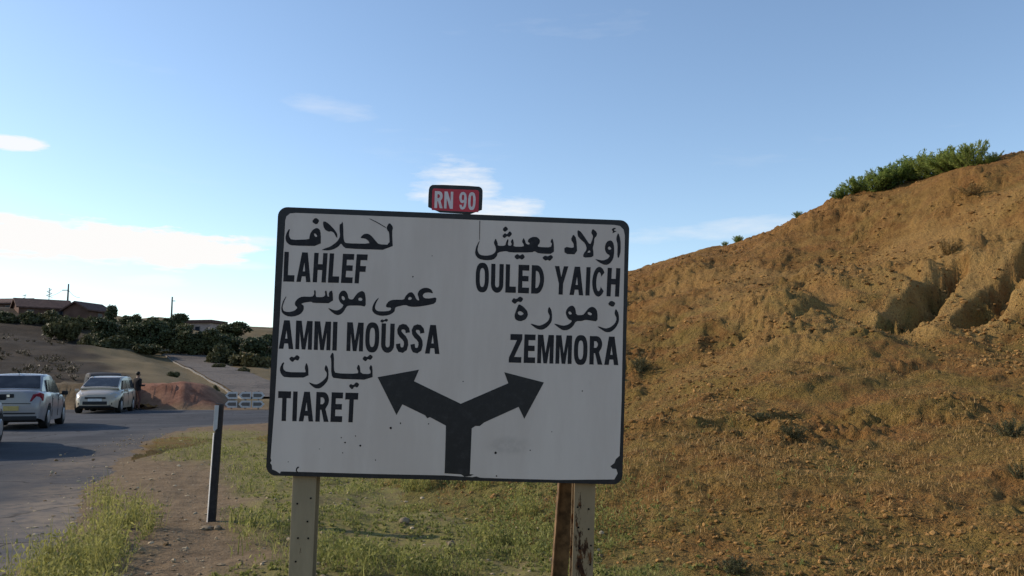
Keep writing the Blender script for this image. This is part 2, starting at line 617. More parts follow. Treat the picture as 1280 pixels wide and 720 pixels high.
# ------------------------------------------------------------------ far land (rising ground beyond the junction)
FAR_CTL = []
for px, py, d in ((-60, 380, 118), (0, 386, 112), (60, 396, 108), (110, 408, 102), (150, 418, 100), (105, 431, 80), (0, 425, 78), (-80, 425, 78),
                  (160, 440, 88), (230, 446, 86), (285, 456, 84), (335, 462, 84), (255, 413, 122), (300, 422, 118), (350, 432, 116),
                  (0, 470, 52), (60, 475, 50), (140, 470, 52), (100, 455, 62), (20, 450, 62), (200, 475, 54), (215, 462, 66), (270, 492, 52), (300, 488, 54), (345, 499, 48),
                  (290, 473, 66), (345, 480, 66), (420, 470, 80), (600, 465, 100)):
    FAR_CTL.append(at(px, py, d))
for x, y, z in ((-60, 60, 1.5), (-20, 160, 11), (-80, 160, 13), (-140, 130, 13), (60, 160, 4), (60, 100, 2), (0, 60, 0.4), (20, 75, 0.8), (-110, 60, 2),
                (0, 240, 7), (-150, 240, 12), (150, 240, 4), (-300, 300, 9), (300, 300, 3), (0, 500, 4), (-500, 100, 5), (500, 100, 3)):
    FAR_CTL.append(Vector((x, y, z)))
for x in range(-60, 61, 12):
    for y in (42, 36):
        FAR_CTL.append(Vector((x, y, 0)))
FC = np.array([tuple(v) for v in FAR_CTL])
_D = np.sqrt(((FC[:, None, :2] - FC[None, :, :2]) ** 2).sum(-1) + 4.0)
_W = np.linalg.solve(_D + np.eye(len(FC)) * 1e-3, FC[:, 2])


def far_z(x, y):
    x = np.asarray(x, float)
    y = np.asarray(y, float)
    z = np.zeros(x.shape)
    for (cx, cy, _), w in zip(FC, _W):
        z += w * np.sqrt((x - cx) ** 2 + (y - cy) ** 2 + 4.0)
    r = np.hypot(x, y)
    z = z * smooth(41, 50, y) * (1 - smooth(350, 800, r)) + 4 * smooth(350, 800, r)
    z = z + smooth(48, 70, y) * (0.35 * fbm(x * 0.16, y * 0.16, 4, 12))
    # red earth bank beside the far edge of the junction
    e = np.maximum(0, 1 - np.abs(x + 19.6) / 6.0)
    bank = smooth(0, 0.45, e) * smooth(40.9, 42.4, y + 0.22 * fbm(x * 0.8, y * 0.8, 4, 3)) * (1 - smooth(44, 50, y)) * (1.2 + 0.05 * fbm(x * 0.9, y * 0.9, 3, 5) + 0.05 * fbm(x * 4, y * 4, 2, 6))
    z = z + bank
    if LANE is not None:
        dm = np.full(x.shape, 1e9)
        zl = np.zeros(x.shape)
        for lx, ly, lz in LANE:
            q = (x - lx) ** 2 + (y - ly) ** 2
            zl = np.where(q < dm, lz, zl)
            dm = np.minimum(dm, q)
        k = 1 - smooth(2.3, 6.0, np.sqrt(dm))
        z = z * (1 - k) + (zl - 0.15) * k
    return z


LANE = None
_P = [at(352, 497, 50), at(318, 484, 58), at(285, 471, 68), at(255, 458, 80), at(228, 448, 93)]
_P = np.array([(p.x, p.y) for p in _P])
_tt = np.linspace(0, 4, 60)
_lx, _ly = np.interp(_tt, range(5), _P[:, 0]), np.interp(_tt, range(5), _P[:, 1])
_lz = np.convolve(np.pad(far_z(_lx, _ly), 6, mode='edge'), np.ones(13) / 13, 'valid')
LANE = np.stack([_lx, _ly, _lz], 1)


# ------------------------------------------------------------------ spur hill on the right
CREST = []
for px, py, d in ((440, 478, 25), (520, 440, 26), (620, 396, 27.5), (700, 364, 28), (787, 338, 28), (830, 323, 28), (900, 305, 27.7), (960, 291, 27.2),
                  (1010, 271, 26.8), (1050, 250, 26.3), (1100, 236, 25.6), (1160, 223, 25), (1250, 206, 24), (1280, 200, 23.6)):
    CREST.append(tuple(at(px, py, d)))
CREST = [(-6.2, 24, -0.35)] + CREST + [(20, 22, 9.2), (30, 20, 11), (60, 12, 14), (120, 0, 15)]
CREST = np.array(CREST)
_t = np.linspace(0, 3.2, 400)
_s = np.interp(_t, [0, 0.3, 0.72, 0.9, 1.02, 1.2, 2.6, 3.2], [0.35, 0.62, 1.55, 1.35, 0.25, -0.35, -0.75, -0.8])
_g = np.concatenate([[0], np.cumsum((_s[1:] + _s[:-1]) / 2 * np.diff(_t))])
_g /= np.interp(1.0, _t, _g)
TOE_X = [-12, -6.5, -3.5, 0, 1.5, 3, 6, 15, 30, 60, 120]
TOE_Y = [22, 20.5, 13.5, 6.8, 4.2, 2.6, 0.2, -3, -7, -12, -20]
GULLY = []   # filled below: (ax, ay, bx, by, width, depth)


def hill_t(x, y):
    yc = np.interp(x, CREST[:, 0], CREST[:, 1])
    yt = np.interp(x, TOE_X, TOE_Y)
    return (y - yt) / (yc - yt)


def hill_base(x, y):
    C = np.interp(x, CREST[:, 0], CREST[:, 2])
    t = hill_t(x, y)
    return C * np.where(t < 0, t * 0.25, np.interp(t, _t, _g)) - 0.03


def hill_z(x, y, fine=True):
    x = np.asarray(x, float)
    y = np.asarray(y, float)
    t = hill_t(x, y)
    z = hill_base(x, y)
    amp = smooth(-0.05, 0.2, t)
    z = z + amp * (0.32 * fbm(x * 0.22, y * 0.22, 3, 2) - 0.05)
    tw = t + 0.035 * fbm(x * 0.5, y * 0.5, 3, 21)
    # scarp along the foot of the cut
    m1 = smooth(-0.25, 0.3, fbm(x * 0.3 + 3, y * 0.1, 2, 33) + 0.25) * smooth(0.5, 3, x)
    z = z + m1 * (0.18 * smooth(0.395, 0.445, tw) - 0.18 * smooth(0.30, 0.8, tw))
    m2 = smooth(0.0, 0.5, fbm(x * 0.4 + 9, y * 0.1, 2, 44)) * smooth(0.5, 3, x)
    z = z + m2 * (0.30 * smooth(0.60, 0.625, tw) - 0.30 * smooth(0.55, 0.9, tw))
    for ax, ay, bx, by, wd, dep in GULLY:
        ex, ey = bx - ax, by - ay
        L2 = ex * ex + ey * ey
        u = np.clip(((x - ax) * ex + (y - ay) * ey) / L2, 0, 1)
        nx, ny = (x - ax - u * ex), (y - ay - u * ey)
        wob = 1 + 0.45 * fbm(x * 1.1, y * 1.1, 2, 61)
        dd = np.sqrt(nx * nx + ny * ny) / (wd * wob)
        side = (nx * ey - ny * ex)
        steep = np.where(side < 0, 0.5, 0.97)
        z = z - dep * (1 - smooth(1 - steep, 1.0, dd)) * (0.5 + 0.5 * u) * (1 + 0.5 * fbm(x * 3.5, y * 3.5, 4, 62, 0.65))
    # soil layers: small ledges that follow the slope
    q = t * 13 + 1.5 * fbm(x * 0.22, y * 0.22, 3, 201) + 0.35 * fbm(x * 1.3, y * 1.3, 2, 202)
    fq = q - np.floor(q)
    lm = smooth(-0.35, 0.45, fbm(x * 0.45 + np.floor(q) * 7.7, y * 0.3, 2, 203)) * smooth(0.08, 0.22, t) * (1 - smooth(0.9, 1.0, t))
    z = z + lm * 0.11 * (smooth(0.0, 0.22, fq) - fq)
    # rills running down the slope
    rx = x * 1.5 + y * 0.9 + 0.6 * fbm(x * 0.7, y * 0.7, 2, 71)
    ry = (y - x) * 0.22
    rid = 1 - np.abs(vnoise(rx, ry, 77)) * 2
    rm = smooth(0.38, 0.5, t) * (1 - smooth(0.72, 0.9, t)) * smooth(-0.1, 0.5, fbm(x * 0.28, y * 0.28, 2, 91))
    z = z + rm * 0.16 * rid
    if fine:
        a = 0.35 + 0.65 * smooth(-0.3, 0.5, fbm(x * 0.6, y * 0.6, 2, 15))
        z = z + smooth(-0.02, 0.1, t) * a * (0.075 * fbm(x * 2.3, y * 2.3, 2, 8) + 0.050 * np.abs(fbm(x * 5, y * 5, 2, 9)) + 0.042 * fbm(x * 9, y * 14, 2, 10, 0.65))
    return z


def hit_hill(px, py):
    a, b = at(px, py, 3.0), at(px, py, 45.0)
    s = np.linspace(0, 1, 2500)
    X, Y, Z = a.x + (b.x - a.x) * s, a.y + (b.y - a.y) * s, a.z + (b.z - a.z) * s
    k = np.argmax(hill_z(X, Y, False) > Z)
    return X[k], Y[k]


for (pa, pb, wd, dep) in (((1192, 334), (1118, 404), 0.36, 0.55), ((1290, 316), (1208, 400), 0.40, 0.62),
                          ((1200, 345), (1165, 372), 0.22, 0.35)):
    A, B = hit_hill(*pa), hit_hill(*pb)
    GULLY.append((A[0], A[1], B[0], B[1], wd, dep))


def near_z(x, y):
    """verge / flat ground"""
    s = road_sdf(x, y)
    off = smooth(0.0, 0.8, s)
    z = -0.03 + 0.032 * smooth(-1.0, -0.35, s)
    return z + off * (0.012 + 0.035 * fbm(x * 0.9, y * 0.9, 3, 51) + 0.015 * fbm(x * 5, y * 5, 3, 52)) * (1 - smooth(44, 60, y) * 0.5), s


def ground_z(x, y):
    z, s = near_z(x, y)
    return z + far_z(x, y), s


def land_z(x, y):
    """surface height outside the road: ground or hill, whichever is on top"""
    x = np.asarray(x, float)
    y = np.asarray(y, float)
    z, s = ground_z(x, y)
    return np.maximum(z, hill_z(x, y)), s


def verge_grass(x, y):
    """how green the verge is, 0..1"""
    s = road_sdf(x, y)
    n = fbm(x * 0.55, y * 0.55, 3, 101)
    t = hill_t(x, y)
    strip = smooth(0.0, 0.25, s) * (1 - smooth(0.42, 0.72, s + 0.25 * n)) * smooth(-0.15, 0.3, n + 0.15) * (1 - smooth(10, 15, y))
    body = smooth(1.05, 1.55, s + 0.3 * n) * (1 - smooth(0.10, 0.42, t + 0.14 * n - 0.02 * np.maximum(0, -x)))
    body = body * (1 - 0.9 * smooth(-0.2, 1.3, x + 0.8 * n - 0.02 * np.maximum(0, 9 - y)))
    body = body * (1 - 0.94 * (1 - smooth(6.5, 7.4, y + 0.6 * n)) * (1 - smooth(-1.75, -1.15, x + 0.35 * n)))
    farv = smooth(11, 15, y) * smooth(0.2, 1.0, s + 0.5 * n) * (1 - smooth(0.1, 0.3, t)) * 0.8
    return np.clip(np.maximum(np.maximum(strip, body), farv), 0, 1) * (1 - smooth(36, 40, y))


# ------------------------------------------------------------------ ground sheet
def polar(az0, az1, na, r0, r1, nr, extra_az=None):
    azs = np.linspace(az0, az1, na) if extra_az is None else extra_az
    rs = np.geomspace(r0, r1, nr)
    A, Q = np.meshgrid(azs, rs)
    X, Y = np.sin(A) * Q, np.cos(A) * Q
    na = len(azs)
    i = np.arange((nr - 1) * (na - 1))
    r, c = i // (na - 1), i % (na - 1)
    F = np.stack([r * na + c, r * na + c + 1, (r + 1) * na + c + 1, (r + 1) * na + c], 1)
    return X.ravel(), Y.ravel(), F


azs = np.concatenate([np.linspace(-math.pi, R(-42), 30)[:-1], np.linspace(R(-42), R(42), 420), np.linspace(R(42), math.pi, 30)[1:]])
X, Y, F = polar(0, 0, 0, 0.5, 6000, 380, azs)
Z, S = ground_z(X, Y)
ga = verge_grass(X, Y)
fa = smooth(40.5, 46, Y + 0.02 * X)
# dark scrub ground on the left flank, red earth in the bank
e1, e2 = at(112, 428, 82), at(150, 476, 50)
lim = e2.x + (Y - e2.y) * (e1.x - e2.x) / (e1.y - e2.y)
scr = fa * smooth(0.8, -1.2, (X - lim) / 2 + fbm(X * 0.2, Y * 0.2, 3, 8)) if False else fa * (1 - smooth(-2.0, 2.0, X - lim + 2.0 * fbm(X * 0.2, Y * 0.2, 3, 8)))
red = 0.9 * (1 - smooth(0.9, 4.2, np.abs(X + 16.6) + 0.6 * fbm(X * 0.7, Y * 0.7, 3, 4))) * smooth(40.6, 41.4, Y) * (1 - smooth(43.5, 46, Y))
scr = scr * (1 - red)
link('ground', mesh_np('ground', np.stack([X, Y, Z], 1), F, dict(grassy=ga, far=fa, scrub=scr, red=red)), M['ground'], kind='structure')

# ------------------------------------------------------------------ road sheet
gx = np.arange(-46, 30, 0.25)
gy = np.arange(-18, 60, 0.25)
GX, GY = np.meshgrid(gx, gy)
SD = road_sdf(GX, GY)
nx = len(gx)
inside = (SD < 0)
full = inside[:-1, :-1] & inside[1:, :-1] & inside[:-1, 1:] & inside[1:, 1:]
part = (inside[:-1, :-1] | inside[1:, :-1] | inside[:-1, 1:] | inside[1:, 1:]) & ~full
rr, cc = np.nonzero(full)
V = [np.stack([GX.ravel(), GY.ravel(), np.full(GX.size, 0.006)], 1)]
E_ = [SD.ravel()]
tris = [np.stack([rr * nx + cc, rr * nx + cc + 1, (rr + 1) * nx + cc + 1], 1), np.stack([rr * nx + cc, (rr + 1) * nx + cc + 1, (rr + 1) * nx + cc], 1)]
ev, et, ee = [], [], []
base = GX.size
for r, c in zip(*np.nonzero(part)):
    quad = [(GX[i, j], GY[i, j], SD[i, j]) for i, j in ((r, c), (r, c + 1), (r + 1, c + 1), (r + 1, c))]
    outp = []
    for k in range(4):
        a, b = quad[k], quad[(k + 1) % 4]
        if a[2] < 0:
            outp.append(a)
        if (a[2] < 0) != (b[2] < 0):
            u = a[2] / (a[2] - b[2])
            outp.append((a[0] + (b[0] - a[0]) * u, a[1] + (b[1] - a[1]) * u, 0.0))
    b0 = base + len(ev)
    for q in outp:
        ev.append((q[0], q[1], 0.006 if q[2] < 0 else 0.0005))
        ee.append(q[2])
    for k in range(1, len(outp) - 1):
        et.append((b0, b0 + k, b0 + k + 1))
V.append(np.array(ev))
E_.append(np.array(ee))
tris.append(np.array(et))
V, E_, tris = np.concatenate(V), np.concatenate(E_), np.concatenate(tris)
used = np.unique(tris)
remap = np.full(len(V), -1)
remap[used] = np.arange(len(used))
V, E_, tris = V[used], E_[used], remap[tris]
V[:, 2] += np.maximum(0, far_z(V[:, 0], V[:, 1])) * 1.0
nearfac = 1 - smooth(13, 20, V[:, 1])
dust = (1 - smooth(-0.2, 1.25, -E_ + 0.5 * fbm(V[:, 0] * 0.6, V[:, 1] * 0.6, 3, 4))) * (0.35 + 0.65 * nearfac)
link('road', mesh_np('road', V, tris, dict(edge=dust)), M['asphalt'], kind='structure')

# ------------------------------------------------------------------ hill mesh
X, Y, F = polar(R(-24), R(66), 900, 2.6, 62, 460)
Z = hill_z(X, Y)
T = hill_t(X, Y)
pale = np.zeros(X.shape)
for ax, ay, bx, by, wd, dep in GULLY[:3]:
    ex, ey = bx - ax, by - ay
    u = np.clip(((X - ax) * ex + (Y - ay) * ey) / (ex * ex + ey * ey), -0.1, 1.3)
    dd = np.hypot(X - ax - u * ex, Y - ay - u * ey)
    pale = np.maximum(pale, smooth(wd * 0.6, wd * 1.0, dd) * (1 - smooth(wd * 1.1, wd * 2.4, dd)))
pale = np.maximum(pale, smooth(0.15, 0.5, fbm(X * 0.35, Y * 0.35, 3, 66)) * smooth(0.42, 0.5, T) * (1 - smooth(0.8, 0.95, T)) * 0.5)
gr = np.clip((1 - smooth(0.45, 0.95, T)) * 0.9 + 0.3 + 0.35 * fbm(X * 0.3, Y * 0.3, 3, 27), 0, 1)
gr = np.maximum(gr, verge_grass(X, Y))
gz = ground_z(X, Y)[0]
keep = ((Z > gz - 0.12) | (T > 0.15) & (T < 1.3)) & (road_sdf(X, Y) > 0.15)
F = F[keep[F].all(1)]
used = np.unique(F)
rm = np.full(len(X), -1)
rm[used] = np.arange(len(used))
link('hill', mesh_np('hill', np.stack([X, Y, Z], 1)[used], rm[F], dict(grassy=gr[used], pale=pale[used], green=verge_grass(X, Y)[used])), M['hill'], kind='structure')

# ------------------------------------------------------------------ lane climbing the far slope
tt = _tt
cx_, cy_ = _lx, _ly
dx, dy = np.gradient(cx_), np.gradient(cy_)
ln = np.hypot(dx, dy)
nxv, nyv = dy / ln, -dx / ln
rows = []
for o in np.linspace(-2.0, 2.0, 9):
    x_, y_ = cx_ + nxv * o, cy_ + nyv * o
    rows.append(np.stack([x_, y_, _lz], 1))
Vl = np.concatenate(rows)
n_ = len(tt)
Fl = [(a * n_ + b, a * n_ + b + 1, (a + 1) * n_ + b + 1, (a + 1) * n_ + b) for a in range(8) for b in range(n_ - 1)]
link('far_lane', mesh_np('far_lane', Vl, Fl, dict(edge=np.full(len(Vl), 0.6))), M['asphalt'], kind='structure')
for off, w_, hh, nm, mt in ((-2.06, 0.10, 0.10, 'lane_kerb', 'concrete'),):
    vv = []
    for o, hz in ((off - w_, -0.3), (off - w_, hh), (off, hh), (off, -0.3)):
        x_, y_ = cx_ + nxv * o, cy_ + nyv * o
        vv.append(np.stack([x_, y_, ground_z(x_, y_)[0] + hz], 1))
    vv = np.concatenate(vv)
    ff = [(a * n_ + b, a * n_ + b + 1, (a + 1) * n_ + b + 1, (a + 1) * n_ + b) for a in range(3) for b in range(n_ - 1)]
    link(nm, mesh_np(nm, vv, ff, smooth_shade=False), M[mt], kind='structure')

# ------------------------------------------------------------------ the direction sign
W_, H_ = 2.047, 1.541
SIGN_C = Vector((-0.3558, 4.95, 1.4193))
SIGN_ROT = Matrix.Rotation(0.044, 3, 'Z') @ Matrix.Rotation(0.0678, 3, 'X') @ Matrix.Rotation(0.0306, 3, 'Y')
base_off = SIGN_C.z / SIGN_ROT[2][2]
BASE = SIGN_C - (SIGN_ROT @ Vector((0, 0, base_off)))
sign = empty('direction_sign', BASE, SIGN_ROT.to_euler(),
             'large white fork direction sign with black arrows on two steel posts', 'road sign')
ZC = base_off                        # local height of the panel centre


def homography(src, dst):
    A = []
    for (x, y), (u, v) in zip(src, dst):
        A.append([x, y, 1, 0, 0, 0, -u * x, -u * y, -u])
        A.append([0, 0, 0, x, y, 1, -v * x, -v * y, -v])
    return np.linalg.svd(np.array(A))[2][-1].reshape(3, 3)


HM = homography([(347, 258), (787, 276), (778, 606), (333, 594)],
                [(-W_ / 2, H_ / 2), (W_ / 2, H_ / 2), (W_ / 2, -H_ / 2), (-W_ / 2, -H_ / 2)])


def onpanel(x, y):
    """photo position of a printed mark -> metres on the panel"""
    q = HM @ np.array([x, y, 1.0])
    return q[0] / q[2], q[1] / q[2]


def film(name, loops, y_front, mat, parent, thick=0.0005):
    """cut film: closed loops in panel metres, holes by even-odd, standing proud of the face towards the viewer"""
    cu = bpy.data.curves.new(name, 'CURVE')
    cu.dimensions = '2D'
    cu.fill_mode = 'BOTH'
    cu.extrude = thick / 2
    for lp in loops:
        sp = cu.splines.new('POLY')
        sp.points.add(len(lp) - 1)
        for p, (x, z) in zip(sp.points, lp):
            p.co = (x, z, 0, 1)
        sp.use_cyclic_u = True
    tmp = bpy.data.objects.new('tmp_film', cu)
    COL.objects.link(tmp)
    bpy.context.view_layer.update()
    me = bpy.data.meshes.new_from_object(tmp.evaluated_get(bpy.context.evaluated_depsgraph_get()))
    bpy.data.objects.remove(tmp)
    bpy.data.curves.remove(cu)
    me.name = name
    me.materials.clear()
    co = np.zeros(len(me.vertices) * 3)
    me.vertices.foreach_get('co', co)
    co = co.reshape(-1, 3)
    out = np.stack([co[:, 0], y_front + co[:, 2] * -1 + 0.0, co[:, 1] + ZC], 1)
    me.vertices.foreach_set('co', out.ravel())
    me.update()
    return link(name, me, mat, parent)


def rrect(x0, x1, z0, z1, r, n=8):
    pts = []
    for cx, cz, a0 in ((x1 - r, z1 - r, 0), (x0 + r, z1 - r, 90), (x0 + r, z0 + r, 180), (x1 - r, z0 + r, 270)):
        for k in range(n + 1):
            a = R(a0 + 90 * k / n)
            pts.append((cx + r * math.cos(a), cz + r * math.sin(a)))
    return pts


def chaikin(P, it=1):
    for _ in range(it):
        Q = []
        for i in range(len(P)):
            a, b = P[i], P[(i + 1) % len(P)]
            Q.append((a[0] * 0.78 + b[0] * 0.22, a[1] * 0.78 + b[1] * 0.22))
            Q.append((a[0] * 0.22 + b[0] * 0.78, a[1] * 0.22 + b[1] * 0.78))
        P = Q
    return P


# panel body: folded sheet with a rounded outline
bm = bmesh.new()
out = [(x, z + ZC) for x, z in rrect(-W_ / 2, W_ / 2, -H_ / 2, H_ / 2, 0.055)]
bm_prism(bm, out, 0.0, 0.035)
panel = link('panel', bm_mesh('panel', bm), M['sign_black'], sign)
bm = bmesh.new()
bm_prism(bm, [(x, z + ZC) for x, z in rrect(-W_ / 2 + 0.01, W_ / 2 - 0.01, -H_ / 2 + 0.01, H_ / 2 - 0.01, 0.05)], 0.0352, 0.039)
link('back_plate', bm_mesh('back_plate', bm), M['sign_back'], panel)
# white face (inside the black border) with the torn lower corners left out
inner = [onpanel(*q) for q in ((356, 275), (357.5, 270), (362, 266.5), (369, 265.8), (535, 272.5), (600, 275.2), (768, 281.6), (775, 283), (779.5, 287.5), (781, 295),
                               (777, 500), (774.5, 570), (770, 574), (768, 579), (763, 583), (765.5, 586), (770.5, 586.5), (772, 592), (768, 599.5), (700, 600),
                               (640, 598.5), (604, 597.3), (600, 597), (596, 595.5), (591, 596.5), (582, 595.8), (556, 594.2),
                               (470, 592.4), (390, 590), (352, 589), (350.5, 591.5), (346, 588.5), (341, 586.5), (340.5, 581), (338.5, 578.5), (340, 575.5), (339, 572),
                               (344, 500), (350, 390))]
film('white_face', [inner], -0.0010, M['sign_white'], panel)

LET_Y = -0.0018


def word(ox, oy, sc, polys, nm='lettering'):
    loops = []
    for p in polys:
        q = chaikin(p, 1)
        loops.append([onpanel(ox + x / sc, oy + y / sc) for x, y in q])
    return film(nm, loops, LET_Y, M['letter'], panel)


ARAB = [
    (350, 265, 8.0, [
        [(110, 278), (290, 272), (290, 250), (300, 210), (325, 175), (365, 155), (395, 175), (405, 220), (405, 340), (120, 335), (80, 320), (55, 290), (50, 250), (62, 205), (85, 168), (95, 172), (85, 210), (88, 245)],
        [(335, 213), (355, 217), (370, 240), (360, 250), (342, 240)],
        [(350, 52), (392, 82), (362, 128), (312, 95)],
        [(425, 92), (455, 95), (500, 130), (545, 180), (570, 220), (570, 262), (555, 245), (535, 205), (505, 190), (485, 197), (450, 180), (430, 145)],
        [(592, 120), (610, 118), (618, 92), (628, 120), (632, 260), (642, 300), (665, 312), (895, 318), (880, 285), (850, 265), (803, 262), (808, 245), (835, 220), (870, 215), (905, 230), (960, 295), (985, 322), (1095, 328),
         (1088, 200), (1075, 190), (1060, 157), (1090, 103), (1130, 150), (1118, 195), (1128, 382), (660, 366), (630, 345), (608, 312), (580, 347), (530, 374), (480, 385), (410, 380), (440, 365), (500, 345), (550, 310), (580, 280), (598, 240), (592, 180)],
        [(890, 62), (972, 100), (1062, 155), (1058, 162), (968, 108), (888, 68)]]),
    (345, 350, 6.095, [
        [(80, 122), (60, 165), (48, 205), (55, 235), (90, 245), (140, 235), (165, 210), (145, 195), (142, 170), (165, 140), (200, 125), (275, 128), (290, 110), (288, 78), (302, 78), (302, 125), (310, 130), (360, 130), (375, 115), (370, 84), (384, 80), (390, 125), (405, 128), (400, 105), (410, 85), (430, 80), (435, 178), (280, 175), (270, 165), (215, 172), (190, 182), (212, 195), (210, 230), (185, 262), (130, 280), (80, 275), (45, 250), (38, 215), (50, 165), (70, 130)],
        [(475, 140), (480, 105), (500, 82), (525, 80), (545, 105), (552, 145), (585, 150), (600, 125), (625, 95), (655, 82), (675, 95), (682, 130), (684, 205), (640, 195), (552, 195), (535, 205), (520, 235), (495, 262), (465, 270), (430, 250), (395, 215), (405, 215), (440, 230), (470, 232), (500, 215), (515, 190), (490, 175)],
        [(500, 122), (515, 125), (527, 145), (515, 157), (500, 145)],
        [(626, 140), (645, 133), (660, 148), (650, 160), (628, 157)],
        [(785, 135), (760, 180), (752, 215), (770, 238), (820, 240), (870, 235), (880, 212), (840, 210), (838, 190), (860, 160), (900, 150), (975, 152), (985, 125), (1010, 98), (1035, 92), (1055, 115), (1070, 150), (1092, 160), (1085, 130), (1077, 110), (1090, 80), (1120, 62), (1155, 60), (1185, 75), (1198, 105), (1165, 95), (1130, 100), (1115, 120), (1130, 140), (1170, 142), (1225, 132), (1215, 180), (1150, 195), (1080, 205), (1020, 205), (985, 190), (920, 205), (908, 212), (902, 245), (860, 270), (800, 275), (755, 262), (732, 235), (735, 200), (755, 160), (775, 140)],
        [(1005, 140), (1020, 127), (1037, 140), (1025, 153), (1008, 151)],
        [(792, 315), (806, 300), (824, 306), (838, 294), (856, 303), (846, 320), (826, 314), (810, 328)]]),
    (345, 436, 9.846, [
        [(95, 165), (105, 172), (90, 205), (92, 250), (130, 285), (350, 290), (370, 285), (355, 235), (370, 180), (380, 175), (400, 225), (403, 355), (110, 352), (75, 325), (52, 280), (52, 230), (75, 180)],
        [(160, 125), (190, 92), (225, 108), (255, 72), (298, 100), (272, 150), (235, 130), (205, 168)],
        [(615, 195), (640, 230), (650, 290), (645, 385), (600, 445), (545, 488), (490, 488), (440, 455), (405, 415), (420, 415), (470, 435), (510, 438), (560, 410), (610, 365), (628, 330), (625, 290), (602, 265), (600, 235)],
        [(695, 40), (715, 75), (715, 260), (735, 302), (1010, 308), (1015, 275), (995, 240), (1015, 190), (1035, 220), (1045, 308), (1160, 312), (1170, 280), (1148, 240), (1168, 195), (1190, 225), (1192, 385), (715, 368), (682, 320), (682, 120), (665, 100)],
        [(1062, 125), (1090, 88), (1125, 105), (1160, 68), (1198, 98), (1165, 142), (1130, 125), (1105, 160)],
        [(898, 462), (920, 430), (955, 450), (990, 408), (1030, 435), (1005, 482), (970, 462), (940, 505)]]),
    (590, 275, 6.4, [
        [(62, 165), (50, 200), (42, 245), (60, 280), (110, 288), (160, 280), (190, 255), (190, 220), (172, 185), (188, 145), (205, 185), (205, 208), (265, 208), (272, 180), (283, 155), (292, 158), (285, 205), (310, 208), (318, 195), (308, 175), (325, 148), (335, 185), (330, 215), (415, 215), (412, 195), (398, 175), (412, 142), (425, 170), (430, 190), (450, 200), (465, 190), (443, 175), (455, 150), (490, 135), (525, 140), (545, 165), (540, 190), (525, 205), (530, 218), (630, 222), (640, 190), (625, 178), (642, 145), (655, 190), (655, 275), (530, 270), (500, 250), (480, 262), (300, 262), (275, 250), (205, 260), (200, 290), (170, 320), (110, 325), (50, 312), (22, 275), (30, 220), (50, 180)],
        [(268, 48), (291, 75), (262, 99), (241, 78)],
        [(240, 130), (262, 105), (280, 118), (300, 88), (322, 112), (298, 140), (280, 130), (258, 148)],
        [(335, 295), (362, 272), (382, 288), (405, 272), (425, 298), (400, 322), (380, 308), (358, 320)],
        [(560, 305), (585, 285), (605, 295), (630, 280), (652, 300), (622, 332), (605, 320), (588, 330)],
        [(810, 115), (835, 150), (842, 278), (740, 275), (738, 215), (815, 228), (812, 190), (790, 160)],
        [(842, 80), (870, 95), (905, 145), (945, 205), (965, 150), (968, 130), (952, 105), (965, 70), (1002, 105), (995, 135), (980, 145), (975, 195), (965, 225), (972, 260), (970, 300), (890, 305), (890, 275), (920, 235), (905, 190), (870, 160), (845, 130)],
        [(920, 265), (938, 242), (950, 262)],
        [(1062, 240), (1065, 200), (1085, 170), (1115, 165), (1135, 195), (1138, 260), (1130, 315), (1100, 355), (1065, 365), (1020, 345), (982, 315), (1000, 318), (1045, 328), (1085, 315), (1105, 288), (1075, 270)],
        [(1085, 225), (1100, 213), (1117, 235), (1095, 244)],
        [(1170, 100), (1188, 160), (1190, 250), (1175, 310), (1162, 300), (1165, 200), (1152, 150)],
        [(1115, 80), (1135, 63), (1154, 70), (1135, 80), (1140, 90), (1160, 92), (1120, 112), (1128, 95)]]),
    (630, 365, 8.0, [
        [(150, 122), (195, 150), (235, 195), (240, 240), (215, 280), (160, 298), (115, 280), (103, 240), (120, 190), (135, 150)],
        [(138, 200), (165, 193), (202, 220), (170, 240), (140, 226)],
        [(72, 98), (95, 62), (125, 75), (160, 45), (195, 68), (172, 108), (138, 95), (112, 125)],
        [(452, 148), (475, 185), (482, 240), (478, 300), (440, 350), (390, 382), (340, 378), (295, 350), (262, 320), (285, 322), (350, 342), (400, 325), (445, 290), (460, 245), (438, 205), (440, 175)],
        [(615, 215), (630, 170), (665, 140), (695, 142), (715, 175), (722, 235), (790, 235), (815, 205), (845, 165), (880, 150), (915, 165), (935, 205), (935, 300), (870, 290), (815, 282), (780, 295), (720, 295), (690, 350), (640, 385), (590, 388), (545, 360), (497, 320), (520, 322), (590, 342), (645, 330), (685, 292), (640, 275)],
        [(640, 205), (660, 196), (682, 222), (655, 232)],
        [(835, 210), (855, 203), (884, 225), (865, 240), (840, 227)],
        [(1120, 172), (1148, 220), (1150, 300), (1120, 360), (1070, 405), (1020, 408), (975, 380), (932, 350), (950, 348), (1010, 370), (1060, 360), (1110, 320), (1128, 270), (1105, 225), (1108, 195)],
        [(1068, 88), (1118, 112), (1092, 158), (1035, 128)]]),
]
for a in ARAB:
    word(*a)


# condensed bold capitals; x in cap heights, y from 0 (foot) to 1 (top)
def sup(cx, cy, rx, ry, e=2.6, n=28):
    o = []
    for k in range(n):
        a = 2 * math.pi * k / n
        c, s = math.cos(a), math.sin(a)
        o.append((cx + rx * math.copysign(abs(c) ** (2 / e), c), cy + ry * math.copysign(abs(s) ** (2 / e), s)))
    return o


def ribbon(pts, r):
    P = [np.array(p) for p in pts]
    L, Q = [], []
    for i, p in enumerate(P):
        t = P[min(i + 1, len(P) - 1)] - P[max(i - 1, 0)]
        t = t / np.hypot(*t)
        nrm = np.array([-t[1], t[0]])
        k = np.array([r * 0.86, r * 1.12])
        L.append(tuple(p + nrm * k))
        Q.append(tuple(p - nrm * k))
    return L + Q[::-1]


